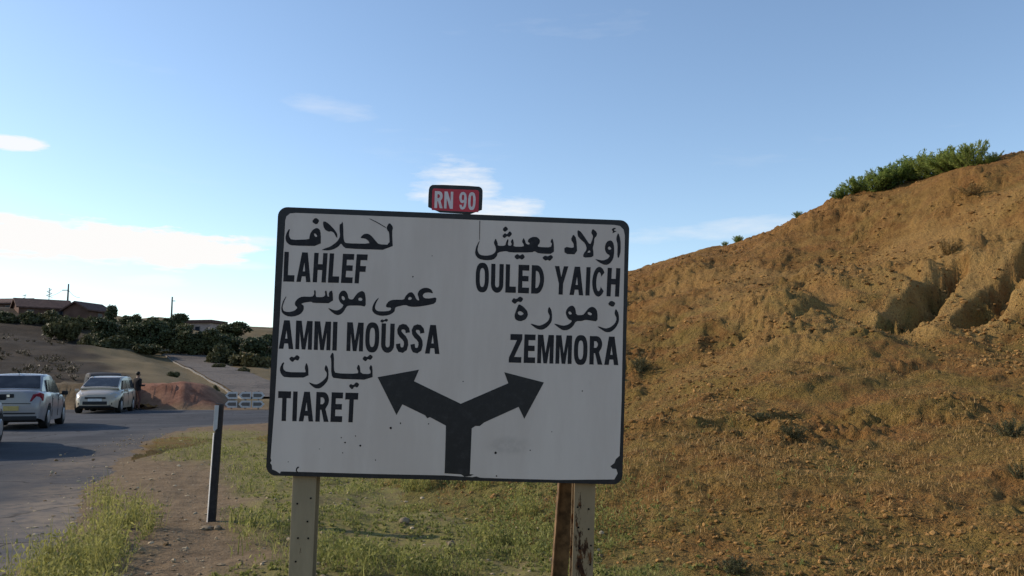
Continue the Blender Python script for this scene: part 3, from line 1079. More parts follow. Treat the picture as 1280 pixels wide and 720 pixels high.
def arc(cx, cy, rx, ry, a0, a1, n=9):
    return [(cx + rx * math.cos(R(a0 + (a1 - a0) * k / n)), cy + ry * math.sin(R(a0 + (a1 - a0) * k / n))) for k in range(n + 1)]


T_ = 0.155
SP = [(.395, .70), (.375, .82), (.30, .895), (.22, .908), (.135, .88), (.095, .79), (.11, .69), (.18, .60), (.27, .52), (.335, .42), (.35, .29), (.315, .15), (.225, .092), (.13, .11), (.085, .19), (.065, .31)]
GL = {
    'L': (.39, [[(0, 0), (.39, 0), (.39, .22), (.155, .22), (.155, 1), (0, 1)]]),
    'A': (.51, [[(0, 0), (.16, 0), (.19, .19), (.32, .19), (.35, 0), (.51, 0), (.355, 1), (.155, 1)], [(.215, .36), (.295, .36), (.255, .66)]]),
    'H': (.47, [[(0, 0), (.155, 0), (.155, .42), (.315, .42), (.315, 0), (.47, 0), (.47, 1), (.315, 1), (.315, .62), (.155, .62), (.155, 1), (0, 1)]]),
    'E': (.41, [[(0, 0), (.41, 0), (.41, .2), (.155, .2), (.155, .42), (.38, .42), (.38, .61), (.155, .61), (.155, .8), (.40, .8), (.40, 1), (0, 1)]]),
    'F': (.39, [[(0, 0), (.155, 0), (.155, .40), (.36, .40), (.36, .60), (.155, .60), (.155, .8), (.39, .8), (.39, 1), (0, 1)]]),
    'M': (.58, [[(0, 0), (.14, 0), (.14, .62), (.225, 0), (.355, 0), (.44, .62), (.44, 0), (.58, 0), (.58, 1), (.385, 1), (.29, .36), (.195, 1), (0, 1)]]),
    'I': (.155, [[(0, 0), (.155, 0), (.155, 1), (0, 1)]]),
    'O': (.49, [sup(.245, .5, .245, .525), sup(.245, .5, .095, .335)]),
    '0': (.42, [sup(.21, .5, .21, .52), sup(.21, .5, .075, .335)]),
    'U': (.46, [[(0, 1), (0, .27)] + arc(.23, .27, .23, .29, 180, 360) + [(.46, 1), (.305, 1), (.305, .27)] + arc(.23, .27, .075, .1, 360, 180) + [(.155, 1)]]),
    'S': (.44, [ribbon(SP, .088)]),
    'T': (.45, [[(.148, 0), (.302, 0), (.302, .77), (.45, .77), (.45, 1), (0, 1), (0, .77), (.148, .77)]]),
    'R': (.46, [[(0, 0), (.155, 0), (.155, .40), (.20, .40), (.30, 0), (.47, 0), (.34, .43)] + arc(.25, .72, .20, .28, -50, 90) + [(0, 1)], [(.155, .59), (.235, .59)] + arc(.225, .705, .07, .10, -60, 60) + [(.235, .82), (.155, .82)]]),
    'D': (.47, [[(0, 0), (.2, 0)] + arc(.2, .5, .27, .5, -78, 78) + [(.2, 1), (0, 1)], [(.155, .2), (.2, .2)] + arc(.2, .5, .115, .29, -70, 70) + [(.2, .8), (.155, .8)]]),
    'Y': (.50, [[(.172, 0), (.328, 0), (.328, .38), (.5, 1), (.335, 1), (.25, .62), (.165, 1), (0, 1), (.172, .38)]]),
    'C': (.47, [arc(.245, .5, .245, .525, 38, 322, 22) + [(.315, .335)] + arc(.245, .5, .095, .335, 320, 40, 18) + [(.315, .67)]]),
    'Z': (.46, [[(0, 0), (.45, 0), (.45, .2), (.19, .2), (.46, .82), (.46, 1), (.03, 1), (.03, .79), (.27, .79), (0, .17)]]),
    'N': (.50, [[(0, 0), (.14, 0), (.14, .60), (.33, 0), (.5, 0), (.5, 1), (.36, 1), (.36, .42), (.18, 1), (0, 1)]]),
    '9': (.42, [[(.02, .26), (.04, .12), (.11, 0.0), (.21, -.02), (.32, .03), (.39, .17), (.42, .42), (.42, .68), (.39, .87), (.32, .98), (.21, 1.02), (.10, .98), (.03, .87), (0, .69), (.03, .50), (.09, .39), (.17, .355), (.245, .385), (.285, .44), (.275, .27), (.245, .16), (.205, .135), (.17, .16), (.155, .25)],
               sup(.21, .69, .072, .165)]),
}


def latin(text, tl, tr, bl, br, gap=0.075, space=0.25, mat='letter', parent=None, y=LET_Y, exact=None):
    """text laid between four corner points given as photo positions"""
    xs, x = [], 0
    for ch in text:
        if ch == ' ':
            x += space
            continue
        xs.append((ch, x))
        x += GL[ch][0] + gap
    total = x - gap
    loops = []
    for i, (ch, x0) in enumerate(xs):
        for lp in GL[ch][1]:
            q = []
            for gx_, gy_ in lp:
                u, v = (x0 + gx_) / total, 1 - gy_
                px = (tl[0] * (1 - u) + tr[0] * u) * (1 - v) + (bl[0] * (1 - u) + br[0] * u) * v
                py = (tl[1] * (1 - u) + tr[1] * u) * (1 - v) + (bl[1] * (1 - u) + br[1] * u) * v
                q.append(onpanel(px, py))
            loops.append(q)
    return film('lettering', loops, y, M[mat], parent or panel)


latin('LAHLEF', (355.2, 314.5), (459.5, 318.2), (353.8, 351.8), (456.5, 354.5))
latin('AMMI MOUSSA', (349.5, 400), (550.5, 406.7), (348.5, 435.8), (549.5, 442.8), gap=0.07, space=0.27)
latin('TIARET', (348.2, 488.8), (448.3, 491.2), (347.2, 526), (446.5, 528))
latin('OULED YAICH', (594.8, 329.2), (775.5, 335.8), (594.3, 364.6), (773.8, 371.5), gap=0.08, space=0.30)
latin('ZEMMORA', (637.2, 417.8), (773.5, 421.5), (636, 453.5), (773, 457))
# the forked arrow
arrow = [(10, 97), (243, 55), (215, 120), (478, 247), (745, 132), (722, 70), (945, 128), (835, 332), (803, 265), (610, 352), (585, 372), (560, 372), (540, 385),
         (535, 520), (530, 642), (552, 644), (535, 652), (500, 656), (480, 643), (388, 637), (392, 500), (395, 370), (305, 322), (290, 328), (278, 312), (150, 250), (117, 310)]
film('fork_arrow', [[onpanel(470 + x / 4.5, 450 + y / 4.5) for x, y in arrow]], LET_Y, M['sign_black'], panel)
# small chips, a drip and dents in the film
loops = []
for x, y, r in ((427, 547, .9), (432, 553, 1.1), (429, 566, .8), (451, 557, 1.2), (445, 545, .7), (501, 529, 1.0), (489, 535, 1.5), (536, 530, .8), (620, 566, 1.6), (663, 563, 1.0),
                (579, 477, .8), (516, 346, .9), (728, 489, .8), (361, 577, .6), (621, 595, .8), (640, 512, .5), (400, 561, .6), (470, 575, .7), (690, 540, .6), (540, 320, .6)):
    n = 7
    loops.append([onpanel(x + r * (0.7 + 0.6 * random.random()) * math.cos(2 * math.pi * k / n), y + r * (0.7 + 0.6 * random.random()) * math.sin(2 * math.pi * k / n)) for k in range(n)])
loops.append([onpanel(x, y) for x, y in ((373, 583), (371, 585), (370.5, 588), (372, 590.5), (373.5, 590.5), (372, 588), (372.2, 586), (375, 583.5))])
loops.append([onpanel(x, y) for x, y in ((599.2, 276), (600, 276), (599.6, 300), (599.0, 300))])
tag(film('paint_chips', loops, LET_Y, M['hole'], panel), kind='stuff')

# route plate on top
def fromphoto(pts):
    return [(u, v) for u, v in (onpanel(*p) for p in pts)]


pl = fromphoto([(534.5, 264), (535.3, 237), (537, 232.5), (541, 230.2), (598, 232.6), (602, 235), (603.3, 239), (602, 268)])
bm = bmesh.new()
bm_prism(bm, [(x, z + ZC) for x, z in chaikin(pl, 1)], 0.004, 0.030)
plate = link('route_plate', bm_mesh('route_plate', bm), M['sign_black'], sign, label='small red route number plate with white characters')
film('red_face', [fromphoto([(539.3, 262.5), (539.8, 238), (541.5, 235.3), (597, 237.5), (598.6, 240), (597.8, 265.3)])], 0.003, M['sign_red'], plate)
latin('RN 90', (543.2, 238.6), (594.5, 240.8), (542.6, 259.8), (593.8, 262.3), gap=0.09, space=0.26, mat='plate_letter', parent=plate, y=0.0022)


# posts: wide-flange steel
def ibeam(bm, x, y, z0, z1, w=0.125, d=0.12, t=0.009):
    for yy in (y, y + d):
        bm_box(bm, (x, yy, (z0 + z1) / 2), (w, t, z1 - z0))
    bm_box(bm, (x, y + d / 2, (z0 + z1) / 2), (t, d - t, z1 - z0))


def px_local(px, py):
    u, v = onpanel(px, py)
    return u, v + ZC


for pxs, mat, lab in (((364, 394), 'post', None), ((719.5, 746), 'post_peel', 'right post with peeling paint and rust')):
    xa, _ = px_local(pxs[0], 610)
    xb, _ = px_local(pxs[1], 610)
    bm = bmesh.new()
    ibeam(bm, (xa + xb) / 2, 0.050, -0.45, ZC + H_ / 2 - 0.12, w=xb - xa)
    bm_bevel(bm, 0.0015, 1)
    post = link('post', bm_mesh('post', bm), M[mat], sign, label=lab)
    bm = bmesh.new()
    for zz in np.arange(0.16, 0.62, 0.115):
        for sx_ in (-0.03, 0.035):
            if random.random() < 0.75:
                bmesh.ops.create_cone(bm, cap_ends=True, segments=8, radius1=0.006, radius2=0.005, depth=0.004,
                                      matrix=Matrix.Translation(((xa + xb) / 2 + sx_ + random.uniform(-.01, .01), 0.0435, zz + random.uniform(-.02, .02))) @ Matrix.Rotation(R(90), 4, 'X'))
    link('bolt_holes', bm_mesh('bolt_holes', bm), M['hole'], post, kind='stuff')
    # clamp rails behind the panel, one pair per post
    for zz in (ZC - 0.5, ZC + 0.45):
        bm = bmesh.new()
        bm_box(bm, ((xa + xb) / 2, 0.0422, zz), (0.22, 0.006, 0.05))
        link('clamp', bm_mesh('clamp', bm), M['sign_back'], post)
# raking strut behind the right post
xa, _ = px_local(713, 604)
top = Vector((xa - 0.012, 0.12, ZC + 0.1))
bot = Vector((xa - 0.06, 0.50, -0.5))
dirv = (bot - top).normalized()
side = Vector((1, 0, 0))
upv = dirv.cross(side).normalized()
bm = bmesh.new()
rotm = Matrix((side, dirv, upv)).transposed()
bm_box(bm, (top + bot) / 2, (0.008, (bot - top).length, 0.09), rotm)
bm_box(bm, (top + bot) / 2 + side * 0.05, (0.092, (bot - top).length, 0.008), rotm)
link('strut', bm_mesh('strut', bm), M['rust'], sign, label='dark rusty strut raking back from the right post')

# ------------------------------------------------------------------ roadside marker post
mp = at(262.5, 655, 7.54)
zg = float(land_z(np.array([mp.x]), np.array([mp.y]))[0][0])
mk = empty('marker_post', (mp.x, mp.y, zg), (R(1), R(2.0), R(14)), 'slim black marker post with a white reflector on top', 'marker post')
bm = bmesh.new()
prof = [(-0.012, -0.035), (0.045, -0.040), (0.055, 0.0), (0.045, 0.040), (-0.012, 0.035), (-0.022, 0.0)]
rings = []
for z, s, dx in ((-0.25, 1.0, 0), (0.0, 1.0, 0), (0.5, 0.98, 0), (0.985, 0.96, 0), (1.012, 0.90, 0.0)):
    rings.append([bm.verts.new((x * s * 0.86 + dx, y * s * 0.86, z - (0.02 if (z > 1 and x < 0) else 0))) for x, y in prof])
for a, b in zip(rings, rings[1:]):
    for k in range(6):
        bm.faces.new((a[k], a[(k + 1) % 6], b[(k + 1) % 6], b[k]))
bm.faces.new(rings[0][::-1])
bm.faces.new(rings[-1])
link('post_body', bm_mesh('post_body', bm), M['marker_dark'], mk)
bm = bmesh.new()
bm_box(bm, (-0.0225, -0.0175, 0.375), (0.004, 0.036, 0.77), Euler((0, 0, R(16.0))))
link('pale_edge', bm_mesh('pale_edge', bm), M['marker_white'], mk)
bm = bmesh.new()
bm_prism(bm, [(-0.028, 0.795), (-0.018, 0.775), (0.006, 0.80), (0.006, 1.0), (-0.028, 1.0)], -0.041, -0.0350)
bm_bevel(bm, 0.001, 1)
link('reflector', bm_mesh('reflector', bm), M['marker_white'], mk)
bm = bmesh.new()
bm_box(bm, (0.0, 0.0, 1.012), (0.045, 0.052, 0.008))
link('cap', bm_mesh('cap', bm), M['marker_dark'], mk)


def rock(name, loc, s, mat, label, cat, group=None, seed=0):
    bm = bmesh.new()
    bmesh.ops.create_icosphere(bm, subdivisions=3, radius=1)
    for v in bm.verts:
        k = 1 + 0.22 * float(vnoise(v.co.x * 1.7 + seed * 7.1, v.co.y * 1.7 + v.co.z * 2.3, seed)) + 0.08 * float(vnoise(v.co.x * 5, v.co.y * 5 + v.co.z * 4, seed + 5))
        v.co = Vector((v.co.x * s[0] * k, v.co.y * s[1] * k, v.co.z * s[2] * k))
    o = link(name, bm_mesh(name, bm, True, 35), mat, None, label, cat, group)
    o.location = loc
    return o


for i, (px, py, s, lab) in enumerate(((259, 660, (0.055, 0.05, 0.022), 'flat tan stone at the left foot of the black marker post'),
                                      (272, 660, (0.030, 0.03, 0.022), 'small pale stone at the right foot of the black marker post'),
                                      (506, 652, (0.040, 0.04, 0.035), 'pale rounded stone in the weeds below the left half of the sign'),
                                      (564, 680, (0.030, 0.03, 0.025), 'small pale stone in the weeds below the sign stem'))):
    a = at(px, py, 1.0)
    k = CAM_H / (CAM_H - a.z)
    x, y = a.x * k, a.y * k
    for _ in range(12):          # walk along the sight line down to the soil
        z = float(land_z(np.array([x]), np.array([y]))[0][0])
        k = (CAM_H - z - 0.01) / (CAM_H - a.z)
        x, y = 0.5 * x + 0.5 * a.x * k, 0.5 * y + 0.5 * a.y * k
    rock('stone', (x, y, z + s[2] * 0.35), s, M['stone'], lab, 'stone', 'loose stones on the verge', i + 3)


# ------------------------------------------------------------------ cars
def car(name, loc, heading, P, label, detail='rear'):
    """local +y is forward; heading is a compass angle (0 = +y, clockwise)"""
    root = empty(name, loc, (0, 0, -heading), label, 'car', 'cars at the junction')
    L, Wd = P['L'], P['W']
    ya, yb = P['axle_r'], P['axle_f']
    rw = P['wheel']
    ys = sorted(set([round(v, 3) for v in np.concatenate([np.linspace(-L / 2, L / 2, 25), [-L / 2 + .03, -L / 2 + .09, L / 2 - .03, L / 2 - .1],
                                                             ya + np.linspace(-1, 1, 13) * (rw + .055), yb + np.linspace(-1, 1, 13) * (rw + .055)])]))
    deck = P['deck']
    belt = P['belt']
    wide = P['plan']
    sill = 0.20
    bm = bmesh.new()
    rows = []
    for y in ys:
        dk = float(np.interp(y, *zip(*deck)))
        bl = min(float(np.interp(y, *zip(*belt))), dk - 0.015)
        w = float(np.interp(y, *zip(*wide))) * Wd / 2
        zl = sill + 0.10 * max(0, (abs(y) - (L / 2 - 0.45)) / 0.45)
        for yc in (ya, yb):
            q = (rw + .05) ** 2 - (y - yc) ** 2
            if q > 0:
                zl = max(zl, rw + math.sqrt(q))
        zl = min(zl, bl - 0.12)
        zm = max(zl + 0.02, 0.52)
        zs = max(zm + 0.02, bl - 0.10)
        half = [(w * 0.955, zl), (w, zm), (w * 0.985, zs), (w * 0.94, bl), (w * 0.80, bl + (dk - bl) * 0.75), (w * 0.4, dk), (0, dk + 0.008)]
        rows.append([bm.verts.new((x, y, z)) for x, z in half] + [bm.verts.new((-x, y, z)) for x, z in half[-2::-1]])
    for a, b in zip(rows, rows[1:]):
        for k in range(len(a) - 1):
            bm.faces.new((a[k], a[k + 1], b[k + 1], b[k]))
    bm.faces.new(rows[0])
    bm.faces.new(rows[-1][::-1])
    body = link('body', bm_mesh('body', bm, True, 38), P['paint'], root)
    # underbody
    bm = bmesh.new()
    bm_box(bm, (0, 0, 0.36), (Wd * 0.78, L * 0.86, 0.34))
    link('underbody', bm_mesh('underbody', bm), M['trim'], root)
    # cabin
    rb, rr_, fr, fb = P['cabin']
    zb_r, zb_f = P['cab_z']
    zr = P['roof']
    wb, wr = Wd * 0.455, Wd * P.get('roof_w', 0.36)
    bm = bmesh.new()
    mid = (rr_ + fr) / 2

    def ringv(w0, w1, zz):
        return None
    st = [(rb, wb * 0.93, zb_r, zb_r + 0.01, wb * 0.9), (rr_, wb, belt_at(belt, rr_), zr - 0.03, wr * 0.95), (rr_ + 0.18, wb, belt_at(belt, rr_ + .18), zr - 0.005, wr), (mid, wb, belt_at(belt, mid), zr + 0.012, wr),
          (fr - 0.2, wb, belt_at(belt, fr), zr - 0.008, wr), (fr, wb, belt_at(belt, fr), zr - 0.04, wr * 0.95), (fb, wb * 0.93, zb_f, zb_f + 0.01, wb * 0.9)]
    rows = []
    for y, w0, z0, z1, w1 in st:
        z0 -= 0.06
        half = [(w0, z0), (w1 + (w0 - w1) * 0.12, z1 - 0.05 * (z1 > z0 + 0.2)), (w1 * 0.93, z1 - 0.005), (w1 * 0.5, z1 + 0.012), (0, z1 + 0.018)]
        rows.append([bm.verts.new((x, y, z)) for x, z in half] + [bm.verts.new((-x, y, z)) for x, z in half[-2::-1]])
    for a, b in zip(rows, rows[1:]):
        for k in range(len(a) - 1):
            bm.faces.new((a[k], a[k + 1], b[k + 1], b[k]))
    bm.faces.new(rows[0])
    bm.faces.new(rows[-1][::-1])
    link('cabin', bm_mesh('cabin', bm, True, 30), P['paint'], root)

    def pane(nm, quad, off, mat=P.get('glass', 'glass'), thick=0.006, par=root):
        quad = [Vector(q) for q in quad]
        nrm = (quad[1] - quad[0]).cross(quad[3] - quad[0]).normalized()
        c = sum(quad, Vector()) / len(quad)
        if nrm.dot(c - Vector((0, c.y * 0.5, 0.6))) < 0:
            nrm = -nrm
        bm = bmesh.new()
        a = [bm.verts.new(q + nrm * off) for q in quad]
        b = [bm.verts.new(q + nrm * (off - thick)) for q in quad]
        bm.faces.new(a)
        bm.faces.new(b[::-1])
        n = len(quad)
        for i in range(n):
            bm.faces.new((a[i], b[i], b[(i + 1) % n], a[(i + 1) % n]))
        return link(nm, bm_mesh(nm, bm), M[mat], par)

    def lerp(a, b, t):
        return a + (b - a) * t

    # windscreen and rear window on the sloping ends
    for nm, y0, z0, y1, z1 in (('rear_window', rb, zb_r, rr_, zr - 0.03), ('windscreen', fb, zb_f, fr, zr - 0.04)):
        lo, hi = (0.10, 0.90) if z0 > 0.5 else (0.1, 0.9)
        q = []
        for t, sgn in ((lo, -1), (lo, 1), (hi, 1), (hi, -1)):
            wv = lerp(wb * 0.86, wr * 0.87, t)
            q.append((sgn * wv, lerp(y0, y1, t), lerp(z0, z1, t)))
        pane(nm, q, 0.030)
    # side windows
    for sgn in (-1, 1):
        for (ya0, ya1, yt0, yt1) in P['side_win']:
            q = []
            for y, t in ((ya0, 0.08), (ya1, 0.08), (yt1, 0.80), (yt0, 0.80)):
                z = lerp(belt_at(belt, y) - 0.0, zr - 0.06, t)
                w0, w1 = wb, wr + (wb - wr) * 0.12
                z0, z1 = belt_at(belt, y) - 0.06, zr - 0.05
                f = (z - z0) / (z1 - z0)
                q.append((sgn * lerp(w0, w1, f), y, z))
            pane('side_window', q, 0.012)
    # wheels
    for y in (ya, yb):
        for sgn in (-1, 1):
            bm = bmesh.new()
            rot = Matrix.Rotation(R(90), 4, 'Y')
            prof = [(rw * 0.62, 0.10), (rw * 0.95, 0.105), (rw, 0.08), (rw, -0.08), (rw * 0.95, -0.105), (rw * 0.62, -0.10)]
            n = 24
            rg = []
            for r_, x_ in prof:
                rg.append([bm.verts.new((x_ * sgn, r_ * math.cos(2 * math.pi * k / n), r_ * math.sin(2 * math.pi * k / n))) for k in range(n)])
            for a, b in zip(rg, rg[1:]):
                for k in range(n):
                    bm.faces.new((a[k], a[(k + 1) % n], b[(k + 1) % n], b[k]))
            bm.faces.new(rg[0])
            bm.faces.new(rg[-1])
            wh = link('wheel', bm_mesh('wheel', bm, True, 40), M['tyre'], root)
            wh.location = (sgn * (Wd / 2 - 0.115), y, rw)
            bm = bmesh.new()
            bmesh.ops.create_cone(bm, cap_ends=True, segments=20, radius1=rw * 0.60, radius2=rw * 0.50, depth=0.02,
                                  matrix=Matrix.Translation((sgn * 0.108, 0, 0)) @ Matrix.Rotation(R(90 * sgn), 4, 'Y'))
            link('rim', bm_mesh('rim', bm), M['rim'], wh)
    # mirrors
    for sgn in (-1, 1):
        bm = bmesh.new()
        bm_box(bm, (sgn * (Wd / 2 + 0.07), fb - 0.42, belt_at(belt, fb) + 0.07), (0.17, 0.09, 0.12))
        bm_bevel(bm, 0.03, 2)
        bm_box(bm, (sgn * (Wd / 2 - 0.03), fb - 0.42, belt_at(belt, fb) + 0.035), (0.10, 0.04, 0.03))
        link('mirror', bm_mesh('mirror', bm, True, 40), P['mirror'], root)
    # door handles and door gaps
    for sgn in (-1, 1):
        for yy in P['handles']:
            bm = bmesh.new()
            bm_box(bm, (sgn * (Wd / 2 + 0.002), yy, belt_at(belt, yy) - 0.16), (0.03, 0.17, 0.03))
            link('door_handle', bm_mesh('door_handle', bm), P['handle_mat'], root)
        for yy in P['gaps']:
            bm = bmesh.new()
            bm_box(bm, (sgn * (Wd / 2 - 0.004), yy, 0.60), (0.012, 0.012, 0.60))
            link('door_gap', bm_mesh('door_gap', bm), M['trim'], root)
    return root, body, pane


def belt_at(belt, y):
    return float(np.interp(y, *zip(*belt)))


def bar(nm, c, s, mat, par, bev=0.0, rot=None):
    bm = bmesh.new()
    bm_box(bm, c, s, rot)
    if bev:
        bm_bevel(bm, bev, 2)
    return link(nm, bm_mesh(nm, bm, bool(bev), 40 if bev else None), M[mat] if isinstance(mat, str) else mat, par)


def ground_at(px, py):
    a = at(px, py, 1.0)
    k = CAM_H / (CAM_H - a.z)
    return Vector((a.x * k, a.y * k, 0.008))


def place(corner, heading, W, L, sx_, sy_):
    """car centre from the ground point of one corner: sx_, sy_ = which corner (+1 right / front)"""
    f = Vector((math.sin(heading), math.cos(heading), 0))
    r = Vector((math.cos(heading), -math.sin(heading), 0))
    return corner - r * (sx_ * W / 2) - f * (sy_ * L / 2)


SEDAN = dict(L=4.32, W=1.70, axle_r=-1.32, axle_f=1.28, wheel=0.31, roof=1.46, paint=M['car_silver'], mirror=M['trim'], handle_mat=M['car_silver'], roof_w=0.365,
             deck=[(-2.16, 0.62), (-2.13, 0.98), (-2.05, 1.03), (-1.3, 1.05), (1.0, 0.98), (1.6, 0.90), (2.05, 0.74), (2.16, 0.52)],
             belt=[(-2.16, 0.58), (-2.12, 0.90), (-1.9, 0.955), (-0.5, 0.94), (1.0, 0.88), (1.7, 0.80), (2.05, 0.66), (2.16, 0.48)],
             plan=[(-2.16, 0.80), (-2.13, 0.88), (-2.0, 0.955), (-1.6, 0.99), (-1, 1), (1, 1), (1.6, 0.96), (1.95, 0.86), (2.16, 0.62)],
             cabin=(-1.72, -1.05, 0.28, 1.12), cab_z=(1.03, 0.97), side_win=[(-1.20, -0.86, -0.98, -0.78), (-0.80, 0.05, -0.72, 0.05), (0.12, 0.86, 0.12, 0.34)],
             handles=(-0.75, 0.2), gaps=(-0.86, 0.08, 0.95))
HATCH = dict(L=4.30, W=1.76, axle_r=-1.30, axle_f=1.31, wheel=0.31, roof=1.52, paint=M['car_pale'], mirror=M['car_pale'], handle_mat=M['trim'], roof_w=0.375,
             deck=[(-2.15, 0.62), (-2.12, 1.02), (-1.9, 1.06), (1.0, 1.06), (1.45, 0.96), (1.95, 0.80), (2.08, 0.70), (2.15, 0.52)],
             belt=[(-2.15, 0.58), (-2.1, 0.96), (-1.5, 0.99), (0.5, 0.93), (1.2, 0.90), (1.8, 0.76), (2.08, 0.62), (2.15, 0.48)],
             plan=[(-2.15, 0.84), (-2.1, 0.92), (-1.6, 0.98), (-1, 1), (1, 1), (1.5, 0.97), (1.85, 0.90), (2.05, 0.78), (2.15, 0.62)],
             cabin=(-2.08, -1.75, 0.30, 1.38), cab_z=(1.03, 1.03), side_win=[(-1.75, -1.05, -1.58, -0.98), (-0.95, -0.08, -0.92, -0.08), (0.0, 0.98, 0.0, 0.42)],
             handles=(-0.85, 0.1), gaps=(-1.0, -0.04, 1.0))

# silver sedan seen from behind
hd = R(-19.5)
root, body, pane = car('sedan', place(ground_at(53.5, 537.5), hd, 1.70, 4.32, 1, -1), hd, SEDAN, 'silver sedan seen from behind with red tail lamps')
for sgn in (-1, 1):
    pane('tail_lamp', [(sgn * 0.50, -2.148, 0.74), (sgn * 0.58, -2.148, 0.92), (sgn * 0.73, -2.10, 0.965), (sgn * 0.80, -2.00, 0.93), (sgn * 0.80, -2.03, 0.76)], 0.020, 'tail', 0.05)
bar('number_plate', (0, -2.175, 0.56), (0.52, 0.02, 0.12), 'plate_yellow', root)
bar('bumper_strip', (0, -2.165, 0.43), (1.30, 0.03, 0.035), 'trim', root, 0.01)
bar('bumper_lower', (0, -2.12, 0.30), (1.36, 0.10, 0.12), 'trim', root, 0.02)
bar('boot_seam', (0, -2.163, 0.685), (1.06, 0.012, 0.016), 'trim', root)
em = bar('emblem', (0, -2.160, 0.885), (0.26, 0.012, 0.10), 'trim', root, 0.004)
bar('emblem_mark', (0, -2.170, 0.885), (0.07, 0.008, 0.06), 'chrome', em)
bar('roof_aerial', (0, -0.95, 1.50), (0.015, 0.12, 0.05), 'trim', root)

# pale estate car facing the camera
hd = R(166)
root, body, pane = car('estate_car', place(ground_at(147, 517), hd, 1.76, 4.30, -1, 1), hd, HATCH, 'pale beige estate car facing the camera at the junction')
for sgn in (-1, 1):
    pane('headlight', [(sgn * 0.42, 2.05, 0.66), (sgn * 0.50, 1.90, 0.80), (sgn * 0.70, 1.62, 0.86), (sgn * 0.80, 1.56, 0.78), (sgn * 0.72, 1.93, 0.64)], 0.035, 'head', 0.06)
    bar('fog_lamp', (sgn * 0.58, 2.07, 0.40), (0.13, 0.05, 0.09), 'trim', root, 0.02)
bar('grille', (0, 2.12, 0.63), (0.78, 0.06, 0.07), 'trim', root, 0.015)
bar('air_intake', (0, 2.135, 0.42), (0.92, 0.06, 0.14), 'trim', root, 0.02)
bar('number_plate', (0, 2.175, 0.545), (0.52, 0.02, 0.11), 'plate_white', root)
bar('bumper_lip', (0, 2.10, 0.29), (1.20, 0.12, 0.07), 'trim', root, 0.02)
bar('roof_rail', (-0.58, -0.65, 1.555), (0.035, 1.9, 0.03), 'trim', root, 0.01)
bar('roof_rail', (0.58, -0.65, 1.555), (0.035, 1.9, 0.03), 'trim', root, 0.01)

# dark van mostly hidden behind it
VAN = dict(HATCH)
VAN.update(glass='tint', roof=1.72, paint=M['car_dark'], mirror=M['trim'], handle_mat=M['trim'], roof_w=0.40)
hd = R(150)
root, body, pane = car('dark_van', place(ground_at(160, 512.8), hd, 1.76, 4.30, -1, 1), hd, VAN, 'dark van standing half hidden behind the beige estate car')
for sgn in (-1, 1):
    pane('headlight', [(sgn * 0.42, 2.05, 0.66), (sgn * 0.50, 1.90, 0.80), (sgn * 0.70, 1.62, 0.86), (sgn * 0.80, 1.56, 0.78), (sgn * 0.72, 1.93, 0.64)], 0.035, 'head', 0.06)

# car at the left margin, only its front corner in view
WH = dict(SEDAN)
WH.update(paint=M['car_white'])
hd = R(-21)
f = Vector((math.sin(hd), math.cos(hd), 0))
r_ = Vector((math.cos(hd), -math.sin(hd), 0))
fr_c = ground_at(3, 552)
root, body, pane = car('white_car', place(fr_c, hd, 1.70, 4.32, 0.9, 0.93), hd, WH, 'white car cut off by the left margin, only a corner in view')
for sgn in (-1, 1):
    pane('headlight', [(sgn * 0.40, 2.07, 0.60), (sgn * 0.50, 2.0, 0.70), (sgn * 0.72, 1.80, 0.76), (sgn * 0.74, 1.86, 0.64)], 0.03, 'head', 0.05)

for sgn in (-1, 1):
    pane('tail_lamp', [(sgn * 0.50, -2.148, 0.74), (sgn * 0.58, -2.148, 0.92), (sgn * 0.73, -2.10, 0.965), (sgn * 0.80, -2.00, 0.93), (sgn * 0.80, -2.03, 0.76)], 0.020, 'tail', 0.05)
bar('number_plate', (0, -2.175, 0.56), (0.52, 0.02, 0.12), 'plate_yellow', root)
bar('bumper_lower', (0, -2.12, 0.30), (1.36, 0.10, 0.12), 'trim', root, 0.02)

# ------------------------------------------------------------------ person
pp = ground_at(170.5, 512.8)
pe = empty('person', (pp.x, pp.y, 0.006), (0, 0, R(150)), 'person in dark jacket and brown trousers standing behind the beige car', 'person')
J = [((0, 0, 0.93), .125), ((0, 0, 1.10), .135), ((0, 0.01, 1.28), .150), ((0, 0.01, 1.42), .115), ((0, 0, 1.50), .055), ((0, -0.015, 1.56), .066), ((0, -0.03, 1.64), .088), ((0, -0.02, 1.71), .062),
     ((.095, 0, 0.86), .092), ((.11, -.02, 0.50), .064), ((.115, .02, 0.10), .046), ((.12, -.06, 0.045), .042), ((.125, -.16, 0.032), .032),
     ((-.095, 0, 0.86), .092), ((-.12, -.05, 0.50), .064), ((-.13, .0, 0.10), .046), ((-.135, -.08, 0.045), .042), ((-.14, -.18, 0.032), .032),
     ((.185, .01, 1.40), .066), ((.235, .03, 1.13), .052), ((.20, -.12, 0.94), .040), ((.185, -.19, .90), .030),
     ((-.185, .01, 1.40), .066), ((-.25, .02, 1.13), .052), ((-.20, -.20, 1.12), .040), ((-.15, -.27, 1.15), .030)]
ED = [(0, 1), (1, 2), (2, 3), (3, 4), (4, 5), (5, 6), (6, 7), (0, 8), (8, 9), (9, 10), (10, 11), (11, 12), (0, 13), (13, 14), (14, 15), (15, 16), (16, 17), (3, 18), (18, 19), (19, 20), (20, 21), (3, 22), (22, 23), (23, 24), (24, 25)]
